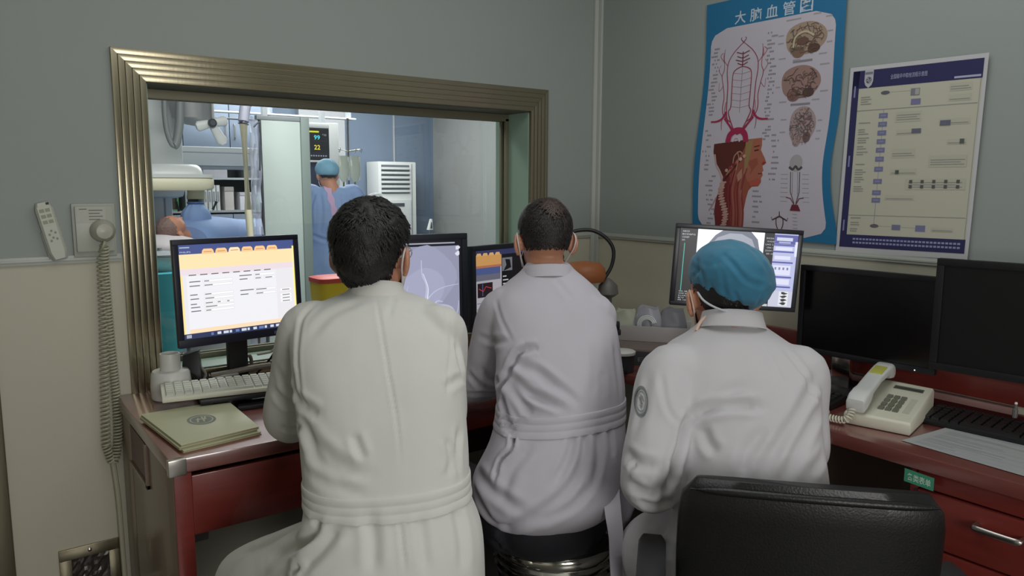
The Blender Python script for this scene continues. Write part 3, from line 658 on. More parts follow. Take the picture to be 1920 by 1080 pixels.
t = thing('file_box', (-.30, -.60, .7505), 'dark lettered file box on the desk corner', 'box')
M = Matrix.Translation((-.335, -.600, .7505)) @ Matrix.Rotation(math.radians(-52), 4, 'Z')
bx('carton', (-.11, -.10, 0), (.13, .11, .052), mat('dark_slate_card', (52, 54, 58), .5), t, bevel=.002, X=M)
bx('lid', (-.113, -.10, .052), (.133, .113, .062), mat('taupe_card', (122, 108, 102), .55), t, bevel=.002, X=M)
a = Art(patch(M @ Vector((-.08, -.1005, .044)), M @ Vector((.06, -.1005, .044)), M @ Vector((-.08, -.1005, .012)), M @ Vector((.06, -.1005, .012)), M.to_3x3() @ Vector((0, -1, 0)))); a.text('E E E', .1, .1, .7, ink((104, 108, 108)), 0, width=.8); a.build('lettering', t)
t = thing('white_tray', (-.22, -.50, .813), 'white open tray holding plastic-wrapped supplies', 'tray')
M2 = Matrix.Translation((-.215, -.555, .813)) @ Matrix.Rotation(math.radians(-52), 4, 'Z')
mb = MB(); W2, D2, H2 = .17, .09, .062
def rr4(w_, d_, z_): return [M2 @ Vector(p_) for p_ in ((-w_, -d_, z_), (w_, -d_, z_), (w_, d_, z_), (-w_, d_, z_))]
mb.rings([rr4(W2*.92, D2*.88, 0), rr4(W2, D2, H2), rr4(W2-.004, D2-.004, H2), rr4(W2*.92-.004, D2*.88-.004, .004)]); mb.build('tray_shell', mat('tray_white', (176, 172, 170), .5), t, bevel=.0015)
clear = mat('clear_plastic_wrap', (190, 192, 196), .15, alpha=.45)
for i, (x, y, rx, h_, M_) in enumerate(((-.09, .01, .055, .10, mat('wrapped_gauze', (176, 178, 160), .6)), (0.0, .0, .058, .118, mat('wrapped_tubing', (162, 162, 170), .4)), (.095, .01, .06, .112, mat('wrapped_grey', (134, 134, 140), .4)))):
    g_ = thing('wrapped_pack', M2 @ Vector((x, y, .004)), ('greenish wrapped pack at the near-left of the white tray', 'clear wrapped coil of tubing in middle of the white tray', 'grey wrapped pack at the right of the white tray')[i], 'package', 'packs in the white tray')
    mb = MB(); r_ = random.Random(i)
    R = []
    for k in range(9):
        s_ = k/8; h2 = .006+h_*s_
        R.append([M2 @ Vector((x+rx*math.cos(u)*(1-.3*s_*s_)*(1+.06*math.sin(5*u+i+3*s_)), y+.045*math.sin(u)*(1-.45*s_)*(1+.08*math.sin(4*u+k)), h2+.008*math.sin(3*u+i)*s_)) for u in [2*math.pi*j/20 for j in range(20)]])
    mb.rings(R); mb.build('pack', M_, g_, smooth=True)
    if i == 1:
        for q_ in range(3): MB().tube([M2 @ Vector((x+(.036-.006*q_)*math.cos(u), y-.05-.002*q_, .062+(.036-.006*q_)*math.sin(u))) for u in [2*math.pi*j/24 for j in range(24)]], .003, 6, closed=True).build('tubing_loop', mat('loop_white', (206, 208, 206), .35), g_, smooth=True)
jc = PZ(1172, 700, .7505)+Vector((.015, .03, 0))
t = thing('jar', jc, 'dark round jar with a flat white lid beside the file box', 'jar')
MB().lathe([(.040, 0), (.042, .004), (.042, .060), (.038, .064)], jc, n=28).build('jar_body', mat('dark_jar', (44, 48, 52), .3), t, smooth=True)
MB().lathe([(.046, .064), (.047, .067), (.047, .074), (.042, .077), (.02, .077)], jc, n=28).build('lid', whitep, t, smooth=True)
st = jc+Vector((-.005, .03, .0785))
t = thing('stapler', st, 'black upright stapler behind the jar lid', 'stapler')
M3 = Matrix.Translation(st+Vector((.0, .04, -.0))) @ Matrix.Rotation(math.radians(-40), 4, 'Z')
z0 = .7505-st.z
bx('base', (-.035, -.02, z0), (.035, .02, z0+.012), blackp, t, bevel=.003, X=M3)
bx('post', (-.012, -.010, z0+.012), (.010, .010, .045), blackp, t, bevel=.003, X=M3)
bx('arm', (-.030, -.011, .045), (.045, .011, .066), blackp, t, bevel=.004, X=M3)
bx('head_block', (.012, -.013, .066), (.040, .013, .095), blackp, t, bevel=.004, X=M3)
t = thing('paper_packet', st+Vector((.06, .10, -.0)), 'small white paper packet propped behind the stapler', 'package')
M4 = Matrix.Translation(st+Vector((.04, .10, 0))) @ Matrix.Rotation(math.radians(-40), 4, 'Z')
bx('packet', (-.05, -.012, z0), (.04, .012, .075), mat('packet_white', (186, 186, 172), .6), t, bevel=.002, X=M4); bx('sticker', (-.02, -.0135, .03), (.02, -.012, .055), mat('sticker_olive', (140, 138, 96), .6), t, X=M4)

# ------------------------------------------------------------------ things on the window wall
t = thing('remote_control', (-2.194, -.001, 1.28), 'white remote control in a wall holder beside the intercom', 'remote control')
c0, c1 = Vector((-2.212, 0, 1.362)), Vector((-2.176, 0, 1.196))
ax = (c1-c0).normalized(); rt_ = Vector((-ax.z, 0, ax.x)); rt_ = -rt_ if rt_.x < 0 else rt_
def slab(mb, w0, w1, t0, t1, y0, y1, n=5):
    R = []
    for k in range(9):
        s_ = k/8; L_ = (c1-c0).length; p_ = c0+ax*(t0+(t1-t0)*s_)*L_
        w_ = (w0+(w1-w0)*s_)*(1 if 0 < k < 8 else .72)
        R.append([p_+rt_*x_+Vector((0, yy, 0)) for x_, yy in ((-w_, y0), (w_, y0), (w_, y1*.8), (w_*.75, y1), (-w_*.75, y1), (-w_, y1*.8))])
    mb.rings(R)
mb = MB(); slab(mb, .023, .023, 0, 1, -.006, -.026); rc = mb.build('handset_case', mat('remote_white', (188, 190, 176), .4), t, smooth=True, angle=30)
mb = MB(); slab(mb, .027, .027, .45, 1.03, -.001, -.012); mb.build('holder', mat('holder_grey', (158, 162, 154), .5), t, smooth=True, angle=30)
fr = lambda u, v, h: c0+ax*(1-v)*(c1-c0).length+rt_*((u-.5)*.036)+Vector((0, -.0265-h, 0))
a = Art(fr, .0004); a.rect(.02, .60, .98, .93, ink((204, 206, 190)), 0)
for i in range(2):
    for j in range(3): a.rect(.12+i*.42, .63+j*.10, .46+i*.42, .69+j*.10, ink((158, 162, 142)), 1)
for (u, v) in ((.5, .50), (.3, .44), (.75, .46), (.5, .38), (.3, .33), (.75, .35)): a.poly([(u+.09*math.cos(k), v+.022*math.sin(k)) for k in [2*math.pi*j/10 for j in range(10)]], ink((150, 152, 136)), 1)
a.rect(.72, .95, .95, .99, ink((52, 56, 56)), 1); a.build('buttons', t)

t = thing('wall_intercom', (-2.08, -.001, 1.28), 'white wall intercom box with round receiver and curly cord', 'intercom')
bx('back_plate', (-2.138, -.012, 1.196), (-2.020, -.0005, 1.358), mat('intercom_plate', (170, 174, 164), .45), t, bevel=.004)
bx('front_plate', (-2.130, -.022, 1.212), (-2.028, -.012, 1.350), mat('intercom_front', (178, 180, 168), .4), t, bevel=.003)
rcx = Vector((-2.060, -.022, 1.275))
MB().lathe([(.034, 0), (.035, .012), (.030, .032), (.022, .044), (.001, .048)], rcx, (0, -1, 0), 30).build('receiver', mat('receiver_grey', (182, 180, 166), .35), t, smooth=True)
a = Art(patch((-2.126, -.0225, 1.346), (-2.048, -.0225, 1.346), (-2.126, -.0225, 1.30), (-2.048, -.0225, 1.30), (0, -1, 0)), .0004)
a.rect(0, 0, 1, 1, ink((190, 190, 180)), 0); g = ink((116, 118, 108))
for i in range(4): a.rect(.42, .78-i*.2, .9-.1*(i % 2), .84-i*.2, g, 1)
a.rect(.10, .86, .36, .92, g, 1); a.build('instruction_sticker', t)
rs = random.Random(5)
cr = mat('curly_cord_ivory', (186, 184, 160), .45)
coil([(-2.058, -.035, 1.232), (-2.060, -.03, 1.15), (-2.058, -.028, .95), (-2.052, -.028, .72), (-2.058, -.03, .60), (-2.075, -.032, .545), (-2.09, -.03, .60)], .011, .0030, 74, 6, 10).build('curly_cord', cr, t, smooth=True)
coil([(-2.09, -.03, .60), (-2.082, -.030, .80), (-2.072, -.026, 1.0), (-2.066, -.024, 1.20)], .011, .0030, 46, 6, 10).build('curly_cord', cr, t, smooth=True)
mb = MB(); mb.tube(catmull([(-2.075, -.022, .56), (-2.066, -.024, .42), (-2.064, -.024, .25), (-2.062, -.024, .05)], 8), .0075, 8); mb.build('lead_cable', cr, t, smooth=True)
MB().tube(catmull([(-2.070, -.02, 1.21), (-2.066, -.05, 1.225), (-2.060, -.058, 1.245)], 6), .004, 8).build('lead_cable', cr, t, smooth=True)

t = thing('floor_grille', (-2.155, -.001, .2), 'metal framed opening low on the cream wall', 'grille')
X0, X1, Z0, Z1 = -2.240, -2.068, .10, .282
for a_, b_ in (((X0, Z1-.036), (X1, Z1)), ((X0, Z0), (X1, Z0+.03)), ((X0, Z0+.03), (X0+.034, Z1-.036)), ((X1-.034, Z0+.03), (X1, Z1-.036))): bx('frame_plate', (a_[0], -.008, a_[1]), (b_[0], -.0005, b_[1]), alu, t, bevel=.0015)
mb = MB(); nx, nz = 12, 10; r_ = random.Random(2)
gx = [[Vector((X0+.03+(X1-X0-.06)*i/nx, -.001-.006*r_.random(), Z0+.03+(Z1-Z0-.066)*j/nz)) for i in range(nx+1)] for j in range(nz+1)]
mb.add([p_ for row in gx for p_ in row], [(j*(nx+1)+i, j*(nx+1)+i+1, (j+1)*(nx+1)+i+1, (j+1)*(nx+1)+i) for j in range(nz) for i in range(nx)])
mb.build('crumpled_lining', mat('crumpled_dark_foil', (78, 72, 70), .3, .5), t)
for x_ in (X0+.085,): MB().lathe([(.006, 0), (.006, .003), (.002, .005)], (x_, -.008, Z1-.016), (0, -1, 0), 12).build('screw', steel, t, smooth=True)

# ------------------------------------------------------------------ stools and the office chair
def stool(c, label):
    c = Vector(c); t = thing('stool', (c.x, c.y, 0), label, 'stool', 'round stools at the window desk')
    MB().lathe([(.150, 0.472), (.168, 0.482), (.171, 0.494), (.165, 0.506), (.14, 0.512), (.001, 0.514)], (c.x, c.y, 0), n=40).build('cushion', leather, t, smooth=True)
    MB().lathe([(.155, 0.395), (.166, 0.400), (.168, 0.412), (.163, 0.420), (.167, 0.426), (.169, 0.438), (.164, 0.445), (.168, 0.451), (.170, 0.464), (.168, 0.475), (.163, 0.481), (.155, 0.481)], (c.x, c.y, 0), n=48).build('chrome_band', chrome, t, smooth=True)
    MB().lathe([(.15, 0.397), (.03, 0.392), (.024, 0.300), (.024, .06)], (c.x, c.y, 0), n=20).build('column', chrome, t, smooth=True)
    for k in range(5):
        q_ = k*2*math.pi/5+.3; d_ = Vector((math.cos(q_), math.sin(q_), 0)); b_ = Vector((c.x, c.y, 0))
        MB().tube([b_+Vector((0, 0, .09)), b_+d_*.10+Vector((0, 0, .085)), b_+d_*.195+Vector((0, 0, .06))], [.018, .015, .012], 8).build('leg', chrome, t, smooth=True)
        MB().lathe([(.024, -.011), (.026, 0), (.024, .011)], b_+d_*.195+Vector((0, 0, .028)), d_.cross(Vector((0, 0, 1))), 16).build('caster', blackp, t, smooth=True)
        MB().tube([b_+d_*.195+Vector((0, 0, .028)), b_+d_*.195+Vector((0, 0, .065))], .006, 6).build('caster_stem', chrome, t, smooth=True)
    return t
stool((-1.168, -1.123), 'chrome banded black stool under the balding man in the middle')
stool((-1.640, -1.125), 'black stool hidden under the man before the left monitor')

t = thing('office_chair', (-.95, -1.64, 0), 'black leather office chair holding the man in the blue cap', 'chair')
CY = math.radians(48); MC = rotz(CY, (-1.150, -1.855, 0))     # origin: centre of the back, local y forward
R = []
for k in range(13):
    s_ = k/12; z_ = .45+s_*(.856-.45)
    hw = .232+.012*math.sin(s_*2.4)-(.030*max(0, (s_-.86)/.14)**2)
    lean = -.045*s_
    ring_ = []
    for j in range(36):
        u = 2*math.pi*j/36; cu, su = math.cos(u), math.sin(u)
        x_ = hw*abs(cu)**.35*(1 if cu >= 0 else -1); y_ = .026*abs(su)**.6*(1 if su >= 0 else -1)*(1 if k not in (0, 12) else .5)
        curve = .035*(x_/hw)**2
        dz = 0
        if k >= 10: dz = .012*(1-(x_/hw)**2)*(k-9)/3
        ring_.append(MC @ Vector((x_, y_+curve+lean, z_+dz)))
    R.append(ring_)
mb = MB(); mb.rings(R); mb.build('backrest', leather, t, smooth=True, angle=70)
mb = MB()
pts = []
for k in range(15):
    x_ = -.222+.444*k/14; pts.append(MC @ Vector((x_, -.027+.035*(x_/.24)**2-.036, .838+.010*(1-(x_/.23)**2))))
mb.tube(pts, [.002, .006]+[.008]*11+[.006, .002], 12); mb.build('top_roll', leather, t, smooth=True)
R = []
for z_, s_ in ((.395, .93), (.41, 1), (.455, 1.0), (.475, .95), (.48, .6)):
    R.append([MC @ Vector((.245*s_*(abs(math.cos(u))**.5)*(1 if math.cos(u) >= 0 else -1), .28+.235*s_*(abs(math.sin(u))**.5)*(1 if math.sin(u) >= 0 else -1), z_)) for u in [2*math.pi*j/36 for j in range(36)]])
MB().rings(R).build('seat', leather, t, smooth=True, angle=60)
for sx in (-1, 1):
    x_ = sx*.292
    MB().tube([MC @ Vector(p_) for p_ in catmull([(sx*.20, .20, .395), (x_, .18, .40), (x_, .12, .50), (x_, .05, .635)], 6)], .014, 8).build('arm_support', blackp, t, smooth=True)
    R = []
    for k in range(9):
        s_ = k/8; y_ = -.12+.26*s_; w_ = .029*(1 if 0 < k < 8 else .8)
        R.append([MC @ Vector((x_+a_*w_, y_, .640+.016*b_+.010*math.sin(s_*3.0))) for a_, b_ in ((-1, -.7), (-.8, -1), (.8, -1), (1, -.7), (1, .7), (.8, 1), (-.8, 1), (-1, .7))])
    MB().rings(R).build('armrest', mat('armrest_dark_grey', (44, 42, 44), .5), t, smooth=True, angle=50)
MB().lathe([(.07, .385), (.07, .40)], MC @ Vector((0, .28, 0)), n=20).build('seat_plate', blackp, t)
MB().lathe([(.028, .10), (.028, .385)], MC @ Vector((0, .28, 0)), n=18).build('gas_column', chrome, t, smooth=True)
MB().tube([MC @ Vector(p_) for p_ in ((0, .2, .39), (0, -.02, .39), (0, -.045, .44), (0, -.05, .56))], .022, 8, flat=.6).build('back_bracket', blackp, t, smooth=True)
for k in range(5):
    q_ = k*2*math.pi/5; d_ = Vector((math.cos(q_), math.sin(q_), 0)); b_ = MC @ Vector((0, .28, 0)); b_.z = 0
    MB().tube([b_+Vector((0, 0, .11)), b_+d_*.16+Vector((0, 0, .10)), b_+d_*.30+Vector((0, 0, .07))], [.026, .020, .015], 8).build('base_leg', blackp, t, smooth=True)
    MB().lathe([(.026, -.013), (.029, 0), (.026, .013)], b_+d_*.30+Vector((0, 0, .031)), d_.cross(Vector((0, 0, 1))), 16).build('caster', blackp, t, smooth=True)
    MB().tube([b_+d_*.30+Vector((0, 0, .031)), b_+d_*.30+Vector((0, 0, .075))], .007, 6).build('caster_stem', chrome, t, smooth=True)
# ------------------------------------------------------------------ posters on the right wall
WX = -.0035
def smooth_pts(p, k=6): return [(q.x, q.y) for q in catmull([(a, b, 0) for a, b in p], k)]
# poster 1: vessels of the brain; paper hangs loose and bulges
TL, TR, BL, BR = (WX, -.618, 2.112), (WX, -1.200, 2.112), (WX, -.590, 1.235), (WX, -1.197, 1.222)
base1 = patch(TL, TR, BL, BR, (-1, 0, 0))
def fn1(u, v, h):
    p = base1(u, v, h)
    e = math.sin(min(1, max(0, (1-v)))*math.pi)
    bulge = .020*math.exp(-((v-.30)/.16)**2)*u**3-.020*math.exp(-((v-.02)/.10)**2)*u**3+.010*math.sin(v*6)*(1-u)**3
    p.y += bulge; p.x -= .0045+.004*math.sin(v*7+u*2)*e+.004*math.exp(-((v-.28)/.1)**2)*u**2
    return p
t = thing('anatomy_poster', (WX, -.9, 1.68), 'blue bordered brain blood vessel chart taped to the wall', 'poster', None)
a = Art(fn1, .0006); blue = ink((42, 112, 154)); paperw = ink((194, 188, 199)); blue2 = ink((34, 112, 160))
a.grid(14, 24, blue); sheet = a.build('sheet', t)
a = Art(fn1, .0006)
def rrect(u0, v0, u1, v1, ru, rv, n=6):
    o = []
    for cx, cy, s in ((u1-ru, v1-rv, 0), (u0+ru, v1-rv, 1), (u0+ru, v0+rv, 2), (u1-ru, v0+rv, 3)):
        o += [(cx+ru*math.cos(math.pi/2*(s+k/n)), cy+rv*math.sin(math.pi/2*(s+k/n))) for k in range(n+1)]
    return o
# white field as strips so that it follows the bulge
U0, U1, V0, V1 = .045, .945, .015, .885
N = 40; a._m(paperw); prev = None; vs_ = []; fs = []
for k in range(N+1):
    v = V0+(V1-V0)*k/N; r_ = .07; du = 0
    ru = .13; rv = .065
    top = V1-v; bot = v-V0
    dd = min(top, bot)
    if dd < rv: du = ru*(1-math.sqrt(max(0, 1-((rv-dd)/rv)**2)))
    for j in range(9): vs_.append(fn1(U0+du+(U1-U0-2*du)*j/8, v, .0006))
for k in range(N):
    for j in range(8): fs.append((k*9+j, k*9+j+1, (k+1)*9+j+1, (k+1)*9+j))
a.mb.add(vs_, fs); 
a.build('white_field', t)
a = Art(fn1, .0006)
for i, ch in enumerate('大脑血管图'):
    a = Art(fn1, .0006); a.text(ch, .235+i*.118, .898-.001*i, .056, ink((186, 200, 214)), 1.2, width=.085, bold=True); a.build('title_character', t, )
asp = .877/.582
a = Art(fn1, .0004)
rd = ink((150, 66, 84)); rd2 = ink((160, 92, 104)); rk = ink((118, 50, 64)); gy = ink((138, 134, 142)); gy2 = ink((160, 156, 162)); crim = ink((160, 44, 80))
# vessel tree (symmetrical), centre line u = .30
cx = .315
vm = lambda y: .405+(y-.26)*.70
def sym(pts, w_, M_, l=4, wend=None, jit=.0):
    for s in (-1, 1): a.line(smooth_pts([(cx+s*x_, vm(y_)) for x_, y_ in pts]), w_, M_, l, asp, wend)
sym([(0.0, .30+.0), (.05, .335), (.085, .385), (.10, .44), (.105, .52), (.108, .60), (.12, .68), (.112, .74), (.075, .79), (.03, .825), (.0, .845)], .009, rd, 4, .004)
sym([(.03, .325), (.07, .40), (.085, .44), (.07, .47), (.072, .56), (.072, .66), (.05, .69), (.0, .705)], .008, rd, 5, .005)
sym([(.06, .375), (.12, .42), (.135, .47), (.13, .53), (.145, .60), (.16, .66), (.145, .70), (.15, .78), (.145, .82)], .007, rd, 4, .003)
sym([(.10, .44), (.13, .40), (.17, .385), (.215, .385)], .016, crim, 6, .010); sym([(.03, .31), (.06, .35), (.11, .40)], .016, crim, 6, .010)
sym([(.13, .395), (.13, .36), (.125, .33)], .006, rd2, 5, .003)
sym([(.145, .60), (.175, .57), (.18, .62)], .004, rd2, 4, .002); sym([(.16, .66), (.19, .70), (.17, .73)], .004, rd2, 4, .002); sym([(.145, .74), (.18, .78), (.16, .80)], .004, rd2); sym([(.12, .72), (.155, .76), (.15, .80)], .004, rd2)
sym([(.0, .845), (.02, .865), (.012, .875)], .005, rk, 5, .002); sym([(.09, .40), (.115, .44), (.112, .5)], .006, rd2, 4, .004)
a.line([(cx, vm(.43)), (cx, vm(.70))], .003, gy, 3, asp)
for y_ in (.46, .50, .54, .58, .62, .66): a.line([(cx-.072, vm(y_)+.008), (cx, vm(y_)), (cx+.072, vm(y_)+.008)], .002, rd2, 3, asp)
for y_, w_ in ((.78, .05), (.755, .045), (.735, .055), (.715, .04)): a.line([(cx-w_, vm(y_)+.008), (cx-.01, vm(y_)), (cx+.01, vm(y_)), (cx+w_, vm(y_)+.008)], .005, rk, 5, asp)
a.line([(cx, vm(.705)), (cx, vm(.79))], .007, rk, 5, asp)
a.line(smooth_pts([(cx-.065, .400), (cx-.055, .43), (cx-.02, .448), (cx+.03, .448), (cx+.06, .43), (cx+.07, .400)]), .038, crim, 7, asp); a.line(smooth_pts([(cx-.03, .402), (cx-.02, .418), (cx+.01, .42), (cx+.025, .402)]), .012, ink((216, 190, 200)), 8, asp)
rr = random.Random(11)
def labels(u, v0, v1, n, L, side, seed=0):
    r_ = random.Random(seed)
    for k in range(n):
        v = v0+(v1-v0)*k/(n-1); w_ = L*(.6+.5*r_.random()); off = .03*r_.random()
        u0 = u+off if side > 0 else u-w_-off
        for q in range(int(w_/.011)):
            if r_.random() < .85: a.rect(u0+q*.011, v, u0+q*.011+.009, v+.0075, gy, 2)
labels(.135, .52, .80, 19, .055, -1, 1); labels(.49, .485, .83, 24, .055, 1, 2); labels(.12, .41, .45, 3, .04, -1, 3); labels(.49, .405, .455, 5, .05, 1, 4)
# brains
def brain(cu, cv, ru, rv, seed, col, tone, cut=False):
    r_ = random.Random(seed)
    sh = [(cu+ru*math.cos(q)*(1+.06*math.sin(3*q+1)), cv+rv*math.sin(q)*(1+.06*math.cos(2*q))*(1 if math.sin(q) > 0 else .82)) for q in [2*math.pi*k/40 for k in range(40)]]
    a.poly(sh, ink(col), 3)
    a.poly([(cu-ru*.3+ru*.32*math.cos(q), cv-rv*.62+rv*.30*math.sin(q)) for q in [2*math.pi*k/16 for k in range(16)]], ink(tone), 4)
    a.poly([(cu+ru*.45+ru*.30*math.cos(q), cv-rv*.50+rv*.24*math.sin(q)) for q in [2*math.pi*k/16 for k in range(16)]], ink(tuple(int(c_*.7) for c_ in tone)), 4)
    for k in range(46):
        q = r_.random()*6.28; rad_ = .25+.68*r_.random(); x_ = cu+ru*rad_*math.cos(q); y_ = cv+rv*rad_*math.sin(q)*(1 if math.sin(q) > 0 else .8)
        d_ = r_.random()*6.28; p = [(x_, y_)]
        for s in range(4):
            d_ += r_.gauss(0, .9); x_ += .016*math.cos(d_)*ru/.12; y_ += .010*math.sin(d_)*ru/.12
            if ((x_-cu)/ru)**2+((y_-cv)/rv)**2 < .9: p.append((x_, y_))
        if len(p) > 2: a.line(smooth_pts(p, 3), .0035, ink(tuple(int(c_*(.55+.2*r_.random())) for c_ in col)), 5+(k % 3), asp)
    if cut:
        a.line(smooth_pts([(cu-ru*.55, cv-rv*.35), (cu-ru*.45, cv+rv*.2), (cu, cv+rv*.42), (cu+ru*.45, cv+rv*.15)]), .012, ink((196, 180, 156)), 9, asp)
        a.poly([(cu-ru*.1+ru*.3*math.cos(q), cv-rv*.05+rv*.2*math.sin(q)) for q in [2*math.pi*k/14 for k in range(14)]], ink((110, 84, 74)), 9)
brain(.755, .785, .135, .072, 5, (164, 144, 126), (130, 104, 88), True); brain(.735, .62, .130, .074, 6, (156, 126, 120), (132, 100, 96))
r_ = random.Random(8)
brain(.77, .452, .088, .084, 7, (168, 150, 150), (160, 140, 140))
for k in range(120):
    q = r_.random()*6.28; rad_ = r_.random()**.5*.9; x_ = .77+.086*rad_*math.cos(q); y_ = .452+.08*rad_*math.sin(q); a.line([(x_, y_), (x_+.012*math.cos(q*5), y_+.008*math.sin(q*7))], .003, ink((134, 100, 100)), 9, asp)
for (u, v, w_) in ((.62, .865, .1), (.80, .872, .05), (.88, .855, .04), (.895, .80, .035), (.57, .81, .04), (.57, .78, .04), (.895, .76, .035), (.58, .72, .05), (.68, .708, .05), (.85, .72, .05), (.86, .68, .06), (.57, .61, .03), (.87, .58, .05), (.60, .55, .05), (.82, .55, .05), (.62, .48, .04), (.62, .43, .04), (.87, .47, .03), (.87, .43, .03), (.87, .40, .03)): a.rect(u, v, u+w_, v+.006, gy2, 2)
for v in (.700, .535): a.rect(.68, v, .81, v+.009, gy, 2)
# small stem figure
cx2 = .76; dv2 = -.055
a.poly([(cx2+.045*math.cos(q), dv2+.365+.034*math.sin(q)) for q in [2*math.pi*k/18 for k in range(18)]], ink((168, 164, 166)), 3); a.line(smooth_pts([(cx2-.045, dv2+.35), (cx2-.02, dv2+.34), (cx2, dv2+.352), (cx2+.02, dv2+.34), (cx2+.045, dv2+.35)]), .014, ink((82, 76, 80)), 4, asp)
for s in (-1, 1):
    a.line([(cx2+s*.032, dv2+.33), (cx2+s*.030, dv2+.25), (cx2+s*.006, dv2+.205)], .005, ink((90, 84, 88)), 4, asp); a.line([(cx2+s*.018, dv2+.33), (cx2+s*.018, dv2+.24)], .003, gy, 4, asp); a.line([(cx2+s*.005, dv2+.20), (cx2+s*.03, dv2+.225), (cx2+s*.06, dv2+.228)], .005, ink((110, 50, 66)), 5, asp)
a.poly([(cx2-.035, dv2+.175), (cx2+.035, dv2+.175), (cx2+.02, dv2+.20), (cx2-.02, dv2+.20)], ink((110, 44, 60)), 5)
for k in range(7): a.rect(cx2-.10, dv2+.21+k*.018, cx2-.05, dv2+.213+k*.018, gy2, 2); a.rect(cx2+.05, dv2+.21+k*.018, cx2+.095, dv2+.213+k*.018, gy2, 2)
# circle figure
cx3 = .655
a.line(smooth_pts([(cx3, .095), (cx3-.022, .085), (cx3-.02, .055), (cx3, .035), (cx3+.02, .055), (cx3+.022, .085), (cx3, .095)]), .006, ink((92, 70, 80)), 4, asp)
for s in (-1, 1): a.line([(cx3, .095), (cx3+s*.05, .078), (cx3+s*.055, .09)], .010, ink((76, 58, 68)), 4, asp, .004); a.line([(cx3, .03), (cx3+s*.035, .025), (cx3+s*.04, .0)], .004, ink((92, 70, 80)), 4, asp)
a.line([(cx3, .035), (cx3, -.01)], .007, ink((76, 58, 68)), 5, asp); a.line([(cx3, .095), (cx3, .115)], .005, ink((76, 58, 68)), 5, asp)
for k in range(7): a.rect(.74, .02+k*.014, .77, .024+k*.014, gy2, 2)
a.build('vessel_drawings', t)
# head profile with muscles and vessels
a = Art(fn1, .0004)
hd = [(.145, .395), (.50, .415), (.505, .385), (.50, .365), (.535, .33), (.548, .312), (.528, .303), (.523, .298), (.532, .280), (.522, .272), (.530, .262), (.518, .248), (.520, .232), (.500, .214), (.455, .212), (.43, .195), (.415, .16), (.40, .11), (.395, .06), (.40, .005), (.19, .005), (.185, .05), (.175, .10), (.19, .16), (.225, .215), (.235, .25), (.205, .285), (.165, .32), (.145, .36)]
a.poly(hd, ink((150, 84, 68)), 2)
a.poly([(.145, .395), (.40, .41), (.37, .36), (.30, .30), (.24, .25), (.205, .285), (.165, .32), (.145, .36)], ink((92, 46, 40)), 3)
a.poly([(.39, .41), (.50, .415), (.505, .385), (.50, .365), (.535, .33), (.548, .312), (.528, .303), (.523, .298), (.532, .280), (.522, .272), (.530, .262), (.518, .248), (.520, .232), (.500, .214), (.455, .216), (.42, .235), (.395, .27), (.385, .33)], ink((166, 100, 82)), 3)
a.poly([(.385, .40), (.44, .41), (.43, .35), (.41, .28), (.39, .26)], ink((150, 124, 84)), 4)
a.poly([(.44, .215), (.50, .216), (.518, .235), (.50, .25), (.46, .24), (.43, .235)], ink((172, 86, 72)), 4)
a.line([(.455, .362), (.485, .366)], .008, ink((70, 42, 36)), 5, asp); a.line([(.45, .378), (.49, .384)], .006, ink((80, 50, 40)), 5, asp); a.line([(.495, .267), (.525, .268)], .005, ink((120, 40, 40)), 5, asp); a.poly([(.53, .318), (.548, .312), (.535, .304), (.515, .306)], ink((150, 56, 50)), 5)
a.poly([(.235, .25), (.225, .215), (.19, .16), (.175, .10), (.185, .05), (.19, .005), (.30, .005), (.30, .2), (.28, .27)], ink((112, 44, 46)), 3)
cols = [(186, 150, 140), (140, 56, 62), (120, 40, 50), (170, 100, 96), (200, 168, 156)]
r_ = random.Random(3)
for k in range(18): v = .03+k*.0115; x_ = .245+.02*math.sin(k*.35); a.poly([(x_+(.022+.006*(k % 2))*math.cos(q), v+.006*math.sin(q)+.004*math.cos(q)) for q in [2*math.pi*j/8 for j in range(8)]], ink(cols[0]), 5+(k % 2))
for k in range(7): u = .29+k*.017; a.line(smooth_pts([(u, .01), (u+.01*r_.random(), .1), (u-.01, .2), (u+.01+.02*r_.random(), .29)]), .007, ink(cols[1+k % 3]), 5, asp)
a.line(smooth_pts([(.16, .35), (.18, .30), (.215, .265), (.245, .20)]), .010, ink((190, 160, 154)), 6, asp)
a.line(smooth_pts([(.26, .26), (.30, .30), (.31, .34), (.345, .36), (.37, .35)]), .008, ink((176, 130, 110)), 6, asp); a.line(smooth_pts([(.24, .235), (.29, .27), (.34, .31), (.38, .34)]), .006, ink((70, 34, 36)), 6, asp); a.line(smooth_pts([(.33, .28), (.345, .33), (.33, .36)]), .006, ink((180, 140, 120)), 7, asp)
for k in range(6): a.poly([(.26+.025*k+.012*math.cos(q), .28+.012*k+.008*math.sin(q)) for q in [2*math.pi*j/8 for j in range(8)]], ink(cols[k % 5]), 7)
a.poly([(.34, .26), (.375, .29), (.38, .25), (.35, .23)], ink((176, 128, 110)), 6); a.poly([(.355, .19), (.385, .20), (.38, .16)], ink((160, 96, 96)), 6)
a.line(smooth_pts([(.135, .10), (.165, .13), (.19, .16)]), .010, ink((170, 140, 140)), 4, asp)
labels(.125, .28, .38, 6, .05, -1, 7); labels(.19, .02, .25, 12, .06, -1, 8); labels(.565, .24, .42, 9, .055, 1, 9); labels(.45, .06, .19, 7, .065, 1, 10)
a.build('head_drawing', t)

